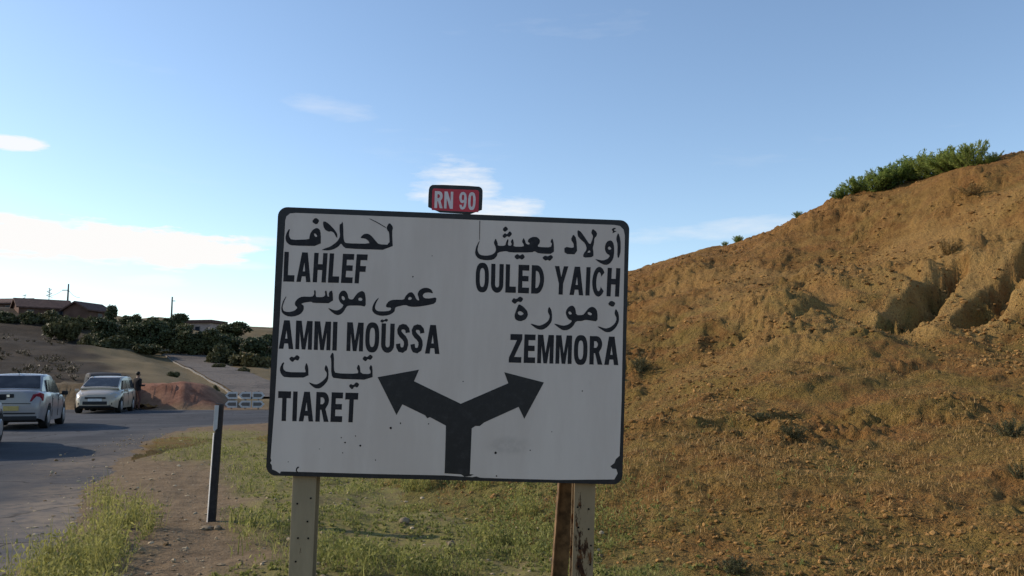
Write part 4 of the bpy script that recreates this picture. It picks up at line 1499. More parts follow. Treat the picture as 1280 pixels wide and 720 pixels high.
# fingers and thumbs
fing = []
for hand, sgn in ((21, 1), (25, -1)):
    hv = Vector(J[hand][0])
    dv = (hv - Vector(J[hand - 1][0])).normalized()
    for k in range(5):
        b0 = hv + dv * 0.015 + Vector((0, 0, (k - 2) * 0.019))
        ln_ = (0.045, 0.066, 0.072, 0.066, 0.052)[k]
        if k == 0:
            b0 = hv + Vector((0, 0, 0.025)) - dv * 0.01
        i0 = len(J)
        J.append((tuple(b0 + dv * ln_ * .6 + Vector((-sgn * .008, 0, 0))), .009))
        J.append((tuple(b0 + dv * ln_ + Vector((-sgn * .022, 0, -.006))), .008))
        ED += [(hand, i0), (i0, i0 + 1)]
me = bpy.data.meshes.new('body')
me.from_pydata([j[0] for j in J], ED, [])
tmp = bpy.data.objects.new('tmp_body', me)
COL.objects.link(tmp)
tmp.modifiers.new('skin', 'SKIN')
for v, (p_, r0) in zip(me.skin_vertices[0].data, J):
    v.radius = (r0 * (1.25 if 0.9 < p_[2] < 1.45 and abs(p_[0]) < .01 else 1), r0)
me.skin_vertices[0].data[0].use_root = True
sb = tmp.modifiers.new('sub', 'SUBSURF')
sb.levels = sb.render_levels = 2
bpy.context.view_layer.update()
bme = bpy.data.meshes.new_from_object(tmp.evaluated_get(bpy.context.evaluated_depsgraph_get()))
bpy.data.objects.remove(tmp)
bme.name = 'body'
bme.materials.clear()
for k in ('skin', 'cloth_dark', 'cloth_trouser', 'hair'):
    bme.materials.append(M[k])
for p_ in bme.polygons:
    c = p_.center
    p_.use_smooth = True
    hand_r = c.z < 0.96 and c.x > 0.15 and c.y < -.12
    hand_l = c.x < -0.05 and c.y < -0.235 and c.z > 1.0
    p_.material_index = 0 if (c.z > 1.475 or hand_r or hand_l) else (1 if (c.z > 0.88 or abs(c.x) > 0.19 and c.z > .7) else (3 if c.z < 0.09 else 2))
body = link('body', bme, None, pe)
bm = bmesh.new()
bmesh.ops.create_uvsphere(bm, u_segments=14, v_segments=10, radius=0.098, matrix=Matrix.Translation((0, -0.005, 1.675)))
for v in bm.verts:
    if v.co.y < -0.05 and v.co.z < 1.70:
        v.co.y = -0.05
link('hair', bm_mesh('hair', bm, True), M['hair'], body)
def face_bit(nm, c, sz, mat):
    bm = bmesh.new()
    bm_box(bm, c, sz)
    bm_bevel(bm, min(sz) * 0.3, 2)
    link(nm, bm_mesh(nm, bm, True), M[mat], body)


for sx_ in (-1, 1):
    face_bit('eye', (sx_ * .032, -0.112, 1.645), (0.022, 0.014, 0.014), 'hair')
    face_bit('ear', (sx_ * .09, -0.015, 1.635), (0.014, 0.035, 0.05), 'skin')
face_bit('mouth', (0, -0.108, 1.585), (0.045, 0.012, 0.008), 'hair')
face_bit('nose', (0, -0.122, 1.618), (0.022, 0.03, 0.035), 'skin')

# ------------------------------------------------------------------ far junction arrow boards
k = 0
ORD = ('left', 'middle', 'right')
for i, (px, dirn) in enumerate(((289, -1), (306, -1), (322.5, 1))):
    p = at(px, 513, 40.9)
    z = 0.0
    o = empty('arrow_board', (p.x, p.y, z), (0, 0, R(10)), ORD[i] + ' one of three small posts with white arrow boards across the junction', 'road sign', 'white arrow boards across the junction')
    bm = bmesh.new()
    bm_tube(bm, [(0, 0, -0.3), (0, 0, 0.86)], [0.035, 0.035], 10)
    link('post', bm_mesh('post', bm, True, 40), M['pole'], o)
    for zc in (0.66, 0.25):
        w, hgt = 0.27, 0.165
        poly = [(-w, -hgt), (w - .12, -hgt), (w + .02, 0), (w - .12, hgt), (-w, hgt)]
        inn = [(-w + .05, -hgt + .07), (w - .16, -hgt + .07), (w - .08, 0), (w - .16, hgt - .07), (-w + .05, hgt - .07)]
        if dirn < 0:
            poly = [(-x, z_) for x, z_ in poly]
            inn = [(-x, z_) for x, z_ in inn]
        bm = bmesh.new()
        bm_prism(bm, [(x, z_ + zc) for x, z_ in poly], -0.065, -0.04)
        bd = link('board', bm_mesh('board', bm), M['marker_white'], o)
        bm = bmesh.new()
        bm_prism(bm, [(x, z_ * 0.85 + zc) for x, z_ in inn], -0.069, -0.0655)
        link('board_field', bm_mesh('board_field', bm), M['pole'], bd)


# ------------------------------------------------------------------ houses on the far rise
def house(px, py, d, w, dep, h, roof_h, rot, mats, label, flat=False):
    p = at(px, py, d)
    z = float(ground_z(np.array([p.x]), np.array([p.y]))[0][0])
    o = empty('house', (p.x, p.y, z), (0, 0, R(rot)), label, 'house', 'houses on the far rise')
    hh = p.z - z + h                # wall top height over the soil
    bm = bmesh.new()
    bm_box(bm, (0, 0, (hh - 1) / 2), (w, dep, hh + 1))
    wall = link('wall', bm_mesh('wall', bm), M[mats[0]], o)
    bm = bmesh.new()
    ov = 0.35
    if flat:
        bm_box(bm, (0, 0, hh + roof_h / 2), (w + 2 * ov, dep + 2 * ov, roof_h))
    else:
        pr = [(-dep / 2 - ov, hh - 0.15), (0, hh + roof_h), (dep / 2 + ov, hh - 0.15), (dep / 2 + ov, hh - 0.32), (0, hh + roof_h - 0.2), (-dep / 2 - ov, hh - 0.32)]
        a = [bm.verts.new((-w / 2 - ov, y, zz)) for y, zz in pr]
        b = [bm.verts.new((w / 2 + ov, y, zz)) for y, zz in pr]
        bm.faces.new(a)
        bm.faces.new(b[::-1])
        for i in range(6):
            bm.faces.new((a[i], b[i], b[(i + 1) % 6], a[(i + 1) % 6]))
        for sx_ in (-w / 2 + 0.1, w / 2 - 0.1):
            bm2 = bmesh.new()
            q = [(-dep / 2, hh - 0.05), (dep / 2, hh - 0.05), (0, hh + roof_h - 0.25)]
            va = [bm2.verts.new((sx_ - .1, y, zz)) for y, zz in q]
            vb = [bm2.verts.new((sx_ + .1, y, zz)) for y, zz in q]
            bm2.faces.new(va)
            bm2.faces.new(vb[::-1])
            for i in range(3):
                bm2.faces.new((va[i], vb[i], vb[(i + 1) % 3], va[(i + 1) % 3]))
            link('gable', bm_mesh('gable', bm2), M[mats[0]], o)
    link('roof', bm_mesh('roof', bm), M[mats[1]], o)
    for xw in ((-0.28 * w, 0.28 * w) if w > 5 else (0.0,)):
        bm = bmesh.new()
        bm_box(bm, (xw, -dep / 2 - 0.01, hh - 0.95), (0.8, 0.06, 0.9))
        wd_ = link('window', bm_mesh('window', bm), M['pole'], o)
        bm = bmesh.new()
        bm_box(bm, (xw, -dep / 2 - 0.035, hh - 0.95), (0.64, 0.03, 0.74))
        link('pane', bm_mesh('pane', bm), M['glass'], wd_)
    return o, hh


house(8, 386, 122, 7.5, 5, 0.75, 0.75, -6, ('wall_brown', 'roof_tile'), 'low house with long roof at the left margin of the far rise')
house(52, 389, 112, 6.0, 5.2, 0.45, 1.15, 38, ('wall_brown', 'roof_tile'), 'brown house with gable roof between the two skyline antennas')
house(110, 392, 112, 4.6, 3.6, 0.45, 1.0, 78, ('wall_brown', 'roof_tile'), 'small brown gabled house just right of the left utility pole')
house(256, 413, 124, 3.9, 4, 0.95, 0.42, -10, ('wall_pale', 'roof_tile'), 'small pale walled house with dark flat roof beside the round tree', flat=True)


def utility_pole(px, py_top, py_base, d, label, arm=True):
    p = at(px, py_base, d)
    t = at(px, py_top, d)
    z = float(ground_z(np.array([p.x]), np.array([p.y]))[0][0])
    o = empty('utility_pole', (p.x, p.y, z), (0, 0, 0), label, 'utility pole', 'utility poles on the far rise')
    hgt = t.z - z
    bm = bmesh.new()
    bm_tube(bm, [(0, 0, -0.5), (0, 0, hgt)], [0.15, 0.10], 10)
    link('shaft', bm_mesh('shaft', bm, True, 40), M['pole'], o)
    bm = bmesh.new()
    bm_box(bm, (-0.35, 0, hgt - 0.85) if arm else (0.2, 0, hgt - 0.6), (0.9 if arm else 0.5, 0.1, 0.1))
    link('crossarm', bm_mesh('crossarm', bm), M['pole'], o)
    return o, Vector((p.x, p.y, z + hgt))


pA, tA = utility_pole(84, 355, 385, 116, 'utility pole with a side arm beside the brown gabled house')
pB, tB = utility_pole(214, 371, 402, 122, 'utility pole rising out of the trees left of the flat roofed house', False)


def antenna(px, py_top, py_base, d, label, n):
    p = at(px, py_base, d)
    t = at(px, py_top, d)
    z = float(ground_z(np.array([p.x]), np.array([p.y]))[0][0])
    o = empty('roof_antenna', (p.x, p.y, p.z - 0.3), (0, 0, 0), label, 'antenna', 'antennas over the far houses')
    bm = bmesh.new()
    bm_tube(bm, [(0, 0, -0.8), (0, 0, t.z - p.z + 0.3)], [0.05, 0.04], 6)
    link('mast', bm_mesh('mast', bm), M['pole'], o)
    for k in range(n):
        zz = (t.z - p.z) * (0.45 + 0.55 * k / max(1, n - 1))
        wv = 0.75 * (1 - 0.45 * k / n)
        bm = bmesh.new()
        bm_box(bm, (0.08 * (-1) ** k, 0, zz + 0.15), (wv, 0.05, 0.07), Euler((0, R(16 * (-1) ** k), 0)))
        link('rod', bm_mesh('rod', bm), M['pole'], o)


antenna(61, 360, 377, 112, 'tall antenna with several rods left of the utility pole', 5)
antenna(31, 368, 375, 118, 'short antenna over the roof of the leftmost house', 2)


def wire(a, b, sag, label, r=0.022):
    pts = []
    for k in range(15):
        u = k / 14
        q = a.lerp(b, u)
        q.z -= sag * 4 * u * (1 - u)
        pts.append(q)
    bm = bmesh.new()
    bm_tube(bm, pts, [r] * len(pts), 5)
    link('overhead_wire', bm_mesh('overhead_wire', bm, True), M['wire'], None, label, 'wire', 'overhead wires on the far rise')


wire(tA + Vector((-0.7, 0, -0.8)), at(62, 370, 112), 0.15, 'thin wire from the left utility pole to the tall antenna')
wire(at(100, 372, 116), tA + Vector((0.0, 0, -0.8)), 0.3, 'short thin wire hanging right of the left utility pole')
wire(at(310, 409, 122), at(420, 409, 130), 0.3, 'thin wire running behind the sign right of the round tree')


# ------------------------------------------------------------------ vegetation
def leaf_cloud(blobs, n, size, seed, up=0.0):
    """n leaf quads spread through a set of ellipsoids"""
    g = np.random.default_rng(seed)
    vol = np.array([b[3] * b[4] * b[5] for b in blobs]) ** 0.7
    pick = g.choice(len(blobs), n, p=vol / vol.sum())
    B = np.array(blobs)[pick]
    d = g.normal(size=(n, 3))
    d /= np.linalg.norm(d, axis=1, keepdims=True)
    r = g.random(n) ** 0.42
    r *= 1 + 0.18 * np.sin(d[:, 0] * 7 + d[:, 2] * 5 + seed)
    c = B[:, :3] + d * B[:, 3:6] * r[:, None]
    a = g.normal(size=(n, 3))
    a[:, 2] += up
    a /= np.linalg.norm(a, axis=1, keepdims=True)
    b = np.cross(a, g.normal(size=(n, 3)))
    b /= np.linalg.norm(b, axis=1, keepdims=True) + 1e-9
    s = size * (0.55 + 0.9 * g.random(n))[:, None]
    V = np.stack([c - a * s, c + b * s * 0.55, c + a * s, c - b * s * 0.55], 1).reshape(-1, 3)
    F = np.arange(n * 4).reshape(n, 4)
    return V, F


def crown_mesh(kind, seed):
    g = random.Random(seed)
    blobs = []
    if kind == 'tree':           # unit crown: radius about 1, height 0..2
        for _ in range(20):
            a, r = g.uniform(0, 6.28), g.uniform(0.15, 0.72)
            z = g.uniform(0.45, 1.65)
            r *= math.sqrt(max(0.1, 1 - ((z - 0.95) / 1.05) ** 2))
            s = g.uniform(0.24, 0.46)
            blobs.append((r * math.cos(a), r * math.sin(a), z, s, s, s * 0.8))
        n, sz = 5200, 0.085
    else:                        # bush: low and wide, height 0..1
        for _ in range(13):
            a, r = g.uniform(0, 6.28), g.uniform(0.1, 0.8)
            s = g.uniform(0.22, 0.42)
            blobs.append((r * math.cos(a), r * math.sin(a), g.uniform(0.12, 0.72 - 0.3 * r), s, s, s * 0.75))
        n, sz = 3600, 0.085
    V, F = leaf_cloud(blobs, n, sz, seed)
    return mesh_np('crown', V, F, smooth_shade=False)


def trunk_mesh(kind, seed):
    g = random.Random(seed)
    bm = bmesh.new()
    hgt = 1.0 if kind == 'tree' else 0.35
    bm_tube(bm, [(0, 0, -0.15), (0.02, 0.01, hgt * 0.3), (g.uniform(-.06, .06), g.uniform(-.06, .06), hgt * 0.6)], [0.085, 0.07, 0.055], 7)
    for _ in range(5):
        a = g.uniform(0, 6.28)
        e = g.uniform(0.35, 0.65)
        bm_tube(bm, [(0, 0, hgt * g.uniform(0.3, 0.5)), (e * .5 * math.cos(a), e * .5 * math.sin(a), hgt * 0.75), (e * math.cos(a), e * math.sin(a), hgt * g.uniform(1.0, 1.35))], [0.045, 0.03, 0.012], 5)
    return bm_mesh('trunk', bm, True)


CROWN = {k: [crown_mesh(k, 10 + i) for i in range(4)] for k in ('tree', 'bush')}
TRUNK = {k: [trunk_mesh(k, 30 + i) for i in range(2)] for k in ('tree', 'bush')}


def plant(kind, px0, px1, py0, py1, d, label, i, group, mat, squash=None):
    """crown spans px0..px1, py0 (top) .. py1 (foot) as seen, at depth d"""
    p = at((px0 + px1) / 2, py1, d)
    z = float(ground_z(np.array([p.x]), np.array([p.y]))[0][0])
    rad = (px1 - px0) / 2 / FPX * d * 1.22
    top_ = at((px0 + px1) / 2, py0, d).z
    z = min(z, p.z + 0.3)
    hgt = max(0.6, top_ - z)
    o = empty('tree' if kind == 'tree' else 'bush', (p.x, p.y, z), (0, 0, i * 1.9), label, 'tree' if kind == 'tree' else 'bush', group)
    cm = CROWN[kind][i % 4]
    if not cm.materials:
        cm.materials.append(mat)
    c = link('crown', cm, None, o)
    zs = hgt / (2.0 if kind == 'tree' else 1.0)
    c.scale = (rad, rad * 0.9, zs)
    t = link('trunk', TRUNK[kind][i % 2], M['bark'], o)
    t.scale = (rad, rad, zs)
    return o


TREES = [
    ('tree', 272, 313, 399, 428, 108, 'round dark tree standing alone on the skyline near the sign edge'),
    ('tree', 128, 149, 380, 408, 106, 'small dark tree on the skyline right of the small gabled house'),
    ('tree', 205, 236, 387, 420, 110, 'dark tree on the skyline at the foot of the right utility pole'),
    ('tree', 108, 150, 396, 437, 92, 'large rounded dark tree at the top of the dark scrub slope'),
    ('tree', 150, 182, 399, 441, 92, 'dark tree in the grove just right of the large rounded one'),
    ('tree', 172, 212, 398, 446, 92, 'broad dark tree in the middle of the grove above the lane'),
    ('tree', 203, 246, 396, 450, 92, 'tall broad dark tree above the upper end of the lane'),
    ('tree', 232, 275, 409, 453, 92, 'dark tree in front of the flat roofed house'),
    ('tree', 262, 302, 414, 455, 98, 'dark tree below the round skyline tree'),
    ('tree', 298, 345, 420, 464, 98, 'dark tree touching the left edge of the sign'),
    ('tree', 324, 350, 414, 440, 112, 'small tree top showing at the left edge of the sign on the skyline'),
    ('tree', 148, 176, 391, 425, 100, 'low dark tree on the skyline between the small house and the right pole'),
    ('tree', 176, 208, 394, 425, 104, 'low dark tree on the skyline left of the right utility pole'),
    ('bush', 308, 330, 421, 440, 104, 'low round bush right of the round skyline tree'),
    ('bush', 255, 300, 430, 458, 84, 'olive bush at the grove foot over the lane'),
    ('bush', 288, 338, 434, 468, 82, 'wide olive bush at the grove foot beside the sign edge'),
    ('bush', 42, 84, 384, 409, 100, 'dark bush below the brown gabled house'),
    ('bush', 78, 112, 386, 412, 98, 'dark bush below the small gabled house'),
    ('bush', 20, 52, 388, 408, 98, 'dark bush below the long low house at the left'),
    ('bush', 60, 100, 396, 420, 90, 'dark scrubby bush on the left slope under the gabled house'),
    ('bush', -14, 26, 386, 408, 98, 'dark bush cut by the left margin on the far rise'),
    ('bush', 96, 124, 408, 432, 86, 'small dark bush at the upper end of the tan slope'),
    ('bush', 120, 170, 418, 440, 86, 'dark bush at the foot of the grove left of the lane'),
    ('bush', 160, 205, 426, 447, 86, 'dark bush at the grove foot just left of the lane top'),
    ('bush', 200, 250, 432, 452, 96, 'dark bush behind the upper end of the lane'),
    ('bush', 140, 190, 402, 428, 98, 'dark bush deep in the grove below the skyline'),
    ('bush', 236, 290, 420, 446, 100, 'dark bush below the flat roofed house'),
    ('bush', 265, 280, 452, 462, 76, 'tiny dark shrub on the tan slope right of the lane'),
    ('bush', 294, 311, 459, 469, 72, 'small dark shrub on the tan slope nearest the sign'),
    ('bush', 208, 226, 463, 471, 62, 'tiny dry shrub below the lane edge'),
    ('bush', 264, 274, 484, 493, 47, 'tiny dry shrub at the right end of the red bank'),
]
for i, (kind, a, b, c_, d_, dd, lab) in enumerate(TREES):
    plant(kind, a, b, c_, d_, dd, lab, i, 'dark trees on the far rise' if kind == 'tree' else 'bushes on the far slope', M['tree_leaf'] if kind == 'tree' else M['bush_leaf'])


# feathery shrubs on the crest of the spur
def broom_mesh(seed, n_stem=34, spread=0.62):
    g = np.random.default_rng(seed)
    Vs, Fs = [], []
    nb = 0
    stems = bmesh.new()
    for s in range(n_stem):
        a = g.uniform(0, 6.28)
        lean = spread * g.random() ** 0.7
        ln_ = g.uniform(0.65, 1.08) * (1 - 0.25 * lean)
        top_ = np.array([lean * math.cos(a), lean * math.sin(a), ln_])
        b0 = np.array([0.22 * math.cos(a) * g.random(), 0.22 * math.sin(a) * g.random(), -0.05])
        bm_tube(stems, [b0, b0 * .5 + top_ * .5 + np.array([0, 0, .06]), top_], [0.012, 0.008, 0.003], 4, False)
        m_ = 70
        u = g.random(m_) ** 0.75
        c = b0 + (top_ - b0) * u[:, None] + g.normal(size=(m_, 3)) * 0.055 * (1.2 - 0.75 * u[:, None])
        d = g.normal(size=(m_, 3)) * 0.7 + (top_ / np.linalg.norm(top_)) * 0.8
        d /= np.linalg.norm(d, axis=1, keepdims=True)
        w = np.cross(d, g.normal(size=(m_, 3)))
        w /= np.linalg.norm(w, axis=1, keepdims=True)
        L_ = (0.05 + 0.05 * g.random(m_))[:, None]
        Vs.append(np.stack([c - d * L_, c + w * 0.014, c + d * L_, c - w * 0.014], 1).reshape(-1, 3))
        Fs.append(np.arange(m_ * 4).reshape(m_, 4) + nb)
        nb += m_ * 4
    return mesh_np('foliage', np.concatenate(Vs), np.concatenate(Fs), smooth_shade=False), bm_mesh('stems', stems)


BR = [broom_mesh(60 + i, 44 - 3 * (i % 3), 0.75 + 0.1 * (i % 3)) for i in range(6)]
for f_, s_ in BR:
    f_.materials.append(M['broom_leaf'])
    s_.materials.append(M['bark'])
SHR = [(1052, 246, 14, 0.5, 'sparse low shrub at the left end of the hilltop thicket'), (1072, 241, 24, 0.75, 'second green shrub from the left in the hilltop thicket'),
       (1094, 236, 30, 0.95, 'third green shrub from the left in the hilltop thicket'), (1118, 231, 36, 1.0, 'middle left green shrub of the hilltop thicket'),
       (1142, 227, 38, 1.0, 'middle green shrub of the hilltop thicket'), (1166, 223, 38, 1.0, 'middle right green shrub of the hilltop thicket'),
       (1190, 219, 35, 0.95, 'second green shrub from the right in the hilltop thicket'), (1214, 213, 36, 0.8, 'dense green shrub at the right end of the hilltop thicket'),
       (1238, 207, 15, 0.45, 'thin wiry shrub just right of the hilltop thicket'),
       (922, 300, 9, 0.26, 'tiny dry shrub on the lower skyline of the brown hill'), (906, 305, 5, 0.15, 'tiniest sprig on the lower skyline of the brown hill'),
       (997, 276, 7, 0.2, 'small wiry sprig on the skyline left of the thicket')]
for i, (px, py, hp, wf, lab) in enumerate(SHR):
    cx0 = at(px, py, 25.5)
    # stand on the crest below this direction
    ysn = np.linspace(16, 29, 300)
    dx0 = cx0.x / cx0.y
    xs_ = dx0 * ysn
    zz = hill_z(xs_, ysn)
    ang = (zz - CAM_H) / ysn
    k = int(np.argmax(ang))
    k = max(0, k - random.randint(2, 16)) if i < 9 else k
    o = empty('shrub', (xs_[k], ysn[k], zz[k] - 0.04), (0, R(random.uniform(-26, -6)) if i < 9 else 0, 0), lab, 'shrub', 'shrubs on the hill crest')
    hgt = (hp * 0.82 + 3) / FPX * ysn[k]
    f_, s_ = BR[i % len(BR)]
    for nm, mm in (('foliage', f_), ('stems', s_)):
        q = link(nm, mm, None, o, kind='stuff')
        q.scale = (wf * 1.05, wf * 1.05, hgt)
        q.rotation_euler = (0, 0, i * 1.37)


# low plants on the hill face
def hit_land(px, py):
    a, b = at(px, py, 3.0), at(px, py, 45.0)
    s = np.linspace(0, 1, 2500)
    X_, Y_, Z_ = a.x + (b.x - a.x) * s, a.y + (b.y - a.y) * s, a.z + (b.z - a.z) * s
    L_ = land_z(X_, Y_)[0]
    k = np.argmax(L_ > Z_)
    return X_[k], Y_[k], L_[k]


bmat = {}
for i, (px, py, wd, hp, lab) in enumerate(((1262, 545, 60, 26, 'low dark green shrub on the hill at the right margin'), (1278, 600, 34, 26, 'second low shrub at the right margin, nearer the camera'),
                                           (992, 548, 40, 18, 'small dark green tuft in the middle of the hill foot'), (800, 465, 34, 24, 'grey green tuft on the hill just right of the sign'),
                                           (1215, 243, 46, 16, 'dry brown shrub below the right end of the hilltop thicket'), (1185, 318, 44, 22, 'dry reddish shrub above the gullies'),
                                           (915, 715, 70, 24, 'dark green low plant at the bottom margin right of the sign'), (950, 525, 36, 12, 'thin olive tuft on the middle of the hill foot'))):
    x, y, z = hit_land(px, py)
    o = empty('shrub', (x, y, z - 0.03), (0, 0, i * 1.3), lab, 'shrub', 'low plants on the hill face')
    rad, hgt = wd / 2 / FPX * y, hp / FPX * y
    f_, s_ = broom_mesh(200 + i, 26, 0.9)
    f_.materials.append(M['dry_grass'] if 'dry' in lab else M['bush_leaf'])
    s_.materials.append(M['bark'])
    for nm, mm in (('foliage', f_), ('stems', s_)):
        q = link(nm, mm, None, o, kind='stuff')
        q.scale = (rad, rad, hgt)


# blades of grass, weeds, clods and pebbles: too many to count
def blades(name, X, Y, Z, hgt, wid, n_per, spread, mat, seed, lean=0.5):
    g = np.random.default_rng(seed)
    N = len(X) * n_per
    x = np.repeat(X, n_per) + g.normal(size=N) * spread
    y = np.repeat(Y, n_per) + g.normal(size=N) * spread
    z = land_z(x, y)[0] - 0.01
    h_ = np.repeat(hgt, n_per) * (0.4 + 0.8 * g.random(N))
    a = g.uniform(0, 6.28, N)
    ln_ = lean * g.random(N) * h_
    dx_, dy_ = np.cos(a), np.sin(a)
    w = wid * (0.6 + 0.8 * g.random(N))
    b = g.uniform(0, 6.28, N)
    wx, wy = np.cos(b) * w, np.sin(b) * w
    v0 = np.stack([x - wx, y - wy, z], 1)
    v1 = np.stack([x + wx, y + wy, z], 1)
    v2 = np.stack([x + wx * .8 + dx_ * ln_ * .4, y + wy * .8 + dy_ * ln_ * .4, z + h_ * .6], 1)
    v3 = np.stack([x - wx * .8 + dx_ * ln_ * .4, y - wy * .8 + dy_ * ln_ * .4, z + h_ * .6], 1)
    v4 = np.stack([x + dx_ * ln_, y + dy_ * ln_, z + h_], 1)
    V = np.stack([v0, v1, v2, v3, v4], 1).reshape(-1, 3)
    i = np.arange(N)[:, None] * 5
    F = np.concatenate([i + np.array([[0, 1, 2]]), i + np.array([[0, 2, 3]]), i + np.array([[3, 2, 4]])], 0)
    return mesh_np(name, V, F, smooth_shade=False)


def leaflets(name, X, Y, hgt, rad, n_per, size, seed):
    """bushy weeds: small leaf quads spread through each plant's volume"""
    g = np.random.default_rng(seed)
    N = len(X) * n_per
    x0, y0 = np.repeat(X, n_per), np.repeat(Y, n_per)
    u = g.random(N) ** 0.8
    r = np.repeat(rad, n_per) * (0.35 + 0.65 * u) * np.sqrt(g.random(N))
    a = g.uniform(0, 6.28, N)
    x, y = x0 + r * np.cos(a), y0 + r * np.sin(a)
    z = np.repeat(land_z(X, Y)[0], n_per) + np.repeat(hgt, n_per) * u
    c = np.stack([x, y, z], 1)
    d = g.normal(size=(N, 3))
    d[:, 2] = np.abs(d[:, 2]) * 1.3 + 0.2
    d /= np.linalg.norm(d, axis=1, keepdims=True)
    w = np.cross(d, g.normal(size=(N, 3)))
    w /= np.linalg.norm(w, axis=1, keepdims=True) + 1e-9
    s = size * (0.5 + g.random(N))[:, None]
    V = np.stack([c - d * s, c + w * s * 0.36, c + d * s, c - w * s * 0.36], 1).reshape(-1, 3)
    return mesh_np(name, V, np.arange(N * 4).reshape(N, 4), smooth_shade=False)


def join_np(name, meshes):
    bm = bmesh.new()
    for q in meshes:
        bm.from_mesh(q)
    me = bpy.data.meshes.new(name)
    bm.to_mesh(me)
    bm.free()
    return me


def sample(n, r0, r1, a0, a1, power=1.0):
    a = rng.uniform(R(a0), R(a1), n)
    r = r0 * (r1 / r0) ** (rng.random(n) ** power)
    return np.sin(a) * r, np.cos(a) * r


x, y = sample(60000, 5.5, 34, -33, 22)
g_ = verge_grass(x, y)
k = rng.random(len(x)) < g_ ** 1.3 * 0.7 * smooth(-0.9, 0.15, fbm(x * 2.1, y * 2.1, 2, 143))
x, y = x[k], y[k]
dd = np.hypot(x, y)
patch = 0.4 + 1.25 * smooth(-0.3, 0.7, fbm(x * 1.3, y * 1.3, 2, 141))
h1 = rng.random(len(x)) < 0.45
link('verge_weeds', join_np('verge_weeds', [blades('verge_blades', x[h1], y[h1], None, 0.065 * patch[h1] ** 1.6, 0.0034, 4, 0.03, M['weed'], 3, 1.3),
                                            leaflets('verge_leaves', x[~h1], y[~h1], 0.065 * patch[~h1] ** 1.6, 0.05 * patch[~h1], 8, 0.015, 31)]), M['weed'],
     label='short green weeds and grass on the verge', cat='weeds', kind='stuff')
# taller weeds along the road edge and below the sign
x, y = sample(5000, 4.8, 10, -33, 6)
s_ = road_sdf(x, y)
n_ = fbm(x * 0.9, y * 0.9, 2, 171)
k = (((s_ > 0.05) & (s_ < 0.55) & (n_ > -0.1) & (y < 9)) | ((x > -1.2) & (x < 0.2) & (y > 5.2) & (n_ > 0.15))) & (rng.random(len(x)) < 0.26)
x, y = x[k], y[k]
th = 0.08 + 0.20 * rng.random(len(x)) ** 1.5
link('tall_weeds', join_np('tall_weeds', [blades('weed_stems', x, y, None, th * 1.5, 0.0022, 9, 0.035, M['weed'], 5, 0.7),
                                          leaflets('weed_leaves', x, y, th, th * 0.6, 60, 0.014, 32)]), M['weed'],
     label='taller bushy green weeds beside the road edge and below the sign', cat='weeds', kind='stuff')
# dry grass on the hill
x, y = sample(42000, 4.4, 30, -12, 36)
t = hill_t(x, y)
n_ = fbm(x * 0.8, y * 0.8, 3, 151)
pr = smooth(0.0, 0.12, t) * (1 - smooth(0.55, 0.95, t) * 0.85) * smooth(-0.5, 0.4, n_)
k = rng.random(len(x)) < pr * 0.6
x, y = x[k], y[k]
link('dry_hill_grass', blades('dry_hill_grass', x, y, None, np.full(len(x), 0.055), 0.004, 4, 0.03, M['dry_grass'], 8, 1.1), M['dry_grass'],
     label='short dry grass tufts over the lower hillside', cat='grass', kind='stuff')


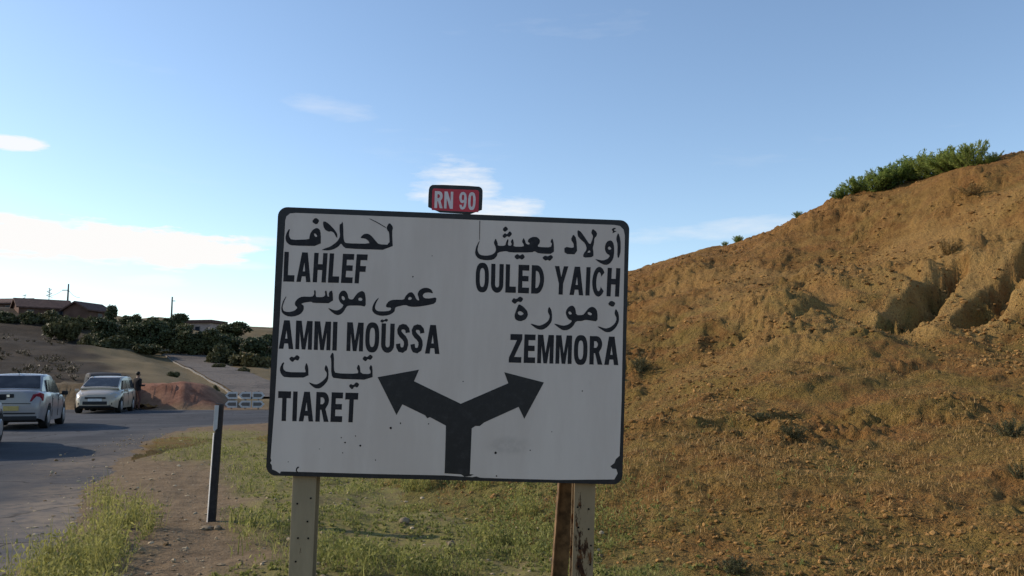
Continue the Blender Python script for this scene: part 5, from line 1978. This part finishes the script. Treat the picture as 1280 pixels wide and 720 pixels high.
def lumps(name, x, y, size, seed, flat=0.6, sink=0.2):
    g = np.random.default_rng(seed)
    bm = bmesh.new()
    bmesh.ops.create_icosphere(bm, subdivisions=1, radius=1)
    bv = np.array([v.co for v in bm.verts])
    bf = np.array([[v.index for v in f.verts] for f in bm.faces])
    bm.free()
    N = len(x)
    z = land_z(x, y)[0]
    s = size[:, None] * (0.6 + 0.7 * g.random((N, 3)))
    s[:, 2] *= flat
    V = bv[None] * s[:, None, :] * (0.75 + 0.5 * g.random((N, len(bv), 1)))
    a = g.uniform(0, 6.28, N)
    ca, sa = np.cos(a)[:, None], np.sin(a)[:, None]
    V = np.stack([V[..., 0] * ca - V[..., 1] * sa, V[..., 0] * sa + V[..., 1] * ca, V[..., 2]], -1)
    V += np.stack([x, y, z + s[:, 2] * (0.5 - sink)], 1)[:, None, :]
    F = (bf[None] + (np.arange(N) * len(bv))[:, None, None]).reshape(-1, 3)
    return mesh_np(name, V.reshape(-1, 3), F, smooth_shade=False)


x, y = sample(34000, 4.2, 30, -10, 37)
t = hill_t(x, y)
n_ = fbm(x * 0.7, y * 0.7, 3, 161)
k = (rng.random(len(x)) < smooth(0.0, 0.1, t) * smooth(-0.55, 0.35, n_) * 0.8) & (t < 1.0)
x, y = x[k], y[k]
sz = 0.010 + 0.028 * rng.random(len(x)) ** 3
sz *= np.clip(np.hypot(x, y) / 11, 0.7, 1.6)
link('soil_clods', lumps('soil_clods', x, y, sz, 4), M['clod'], label='loose brown soil clods scattered over the hillside', cat='clods', kind='stuff')
x, y = sample(9000, 4.2, 26, -34, 6)
s_ = road_sdf(x, y)
k = (s_ > -0.9) & (rng.random(len(x)) < 0.25 + 0.5 * np.exp(-np.abs(s_) * 1.2)) & (hill_t(x, y) < 0.15)
x, y = x[k], y[k]
sz = 0.006 + 0.022 * rng.random(len(x)) ** 3
link('verge_pebbles', lumps('verge_pebbles', x, y, sz, 6, 0.6), M['pebble'], label='small pebbles and grit along the road edge', cat='pebbles', kind='stuff')

# low dry scrub on the far left slope
a_ = rng.uniform(R(-42), R(-14), 2600)
r_0 = rng.uniform(46, 112, 2600)
x, y = np.sin(a_) * r_0 / np.cos(a_) * 0.9, np.cos(a_) * r_0
lim_ = e2.x + (y - e2.y) * (e1.x - e2.x) / (e1.y - e2.y)
k = (x < lim_ - 2.5) & (y > 50) & (fbm(x * 0.12, y * 0.12, 3, 301) > -0.15) & (rng.random(len(x)) < 0.7)
x, y = x[k], y[k]
hs = 0.18 + 0.45 * rng.random(len(x)) ** 2
link('slope_scrub', leaflets('slope_scrub', x, y, hs, hs * 1.1, 34, 0.085, 77), M['scrub'], label='low dry scrub over the dark far slope on the left', cat='scrub', kind='stuff')
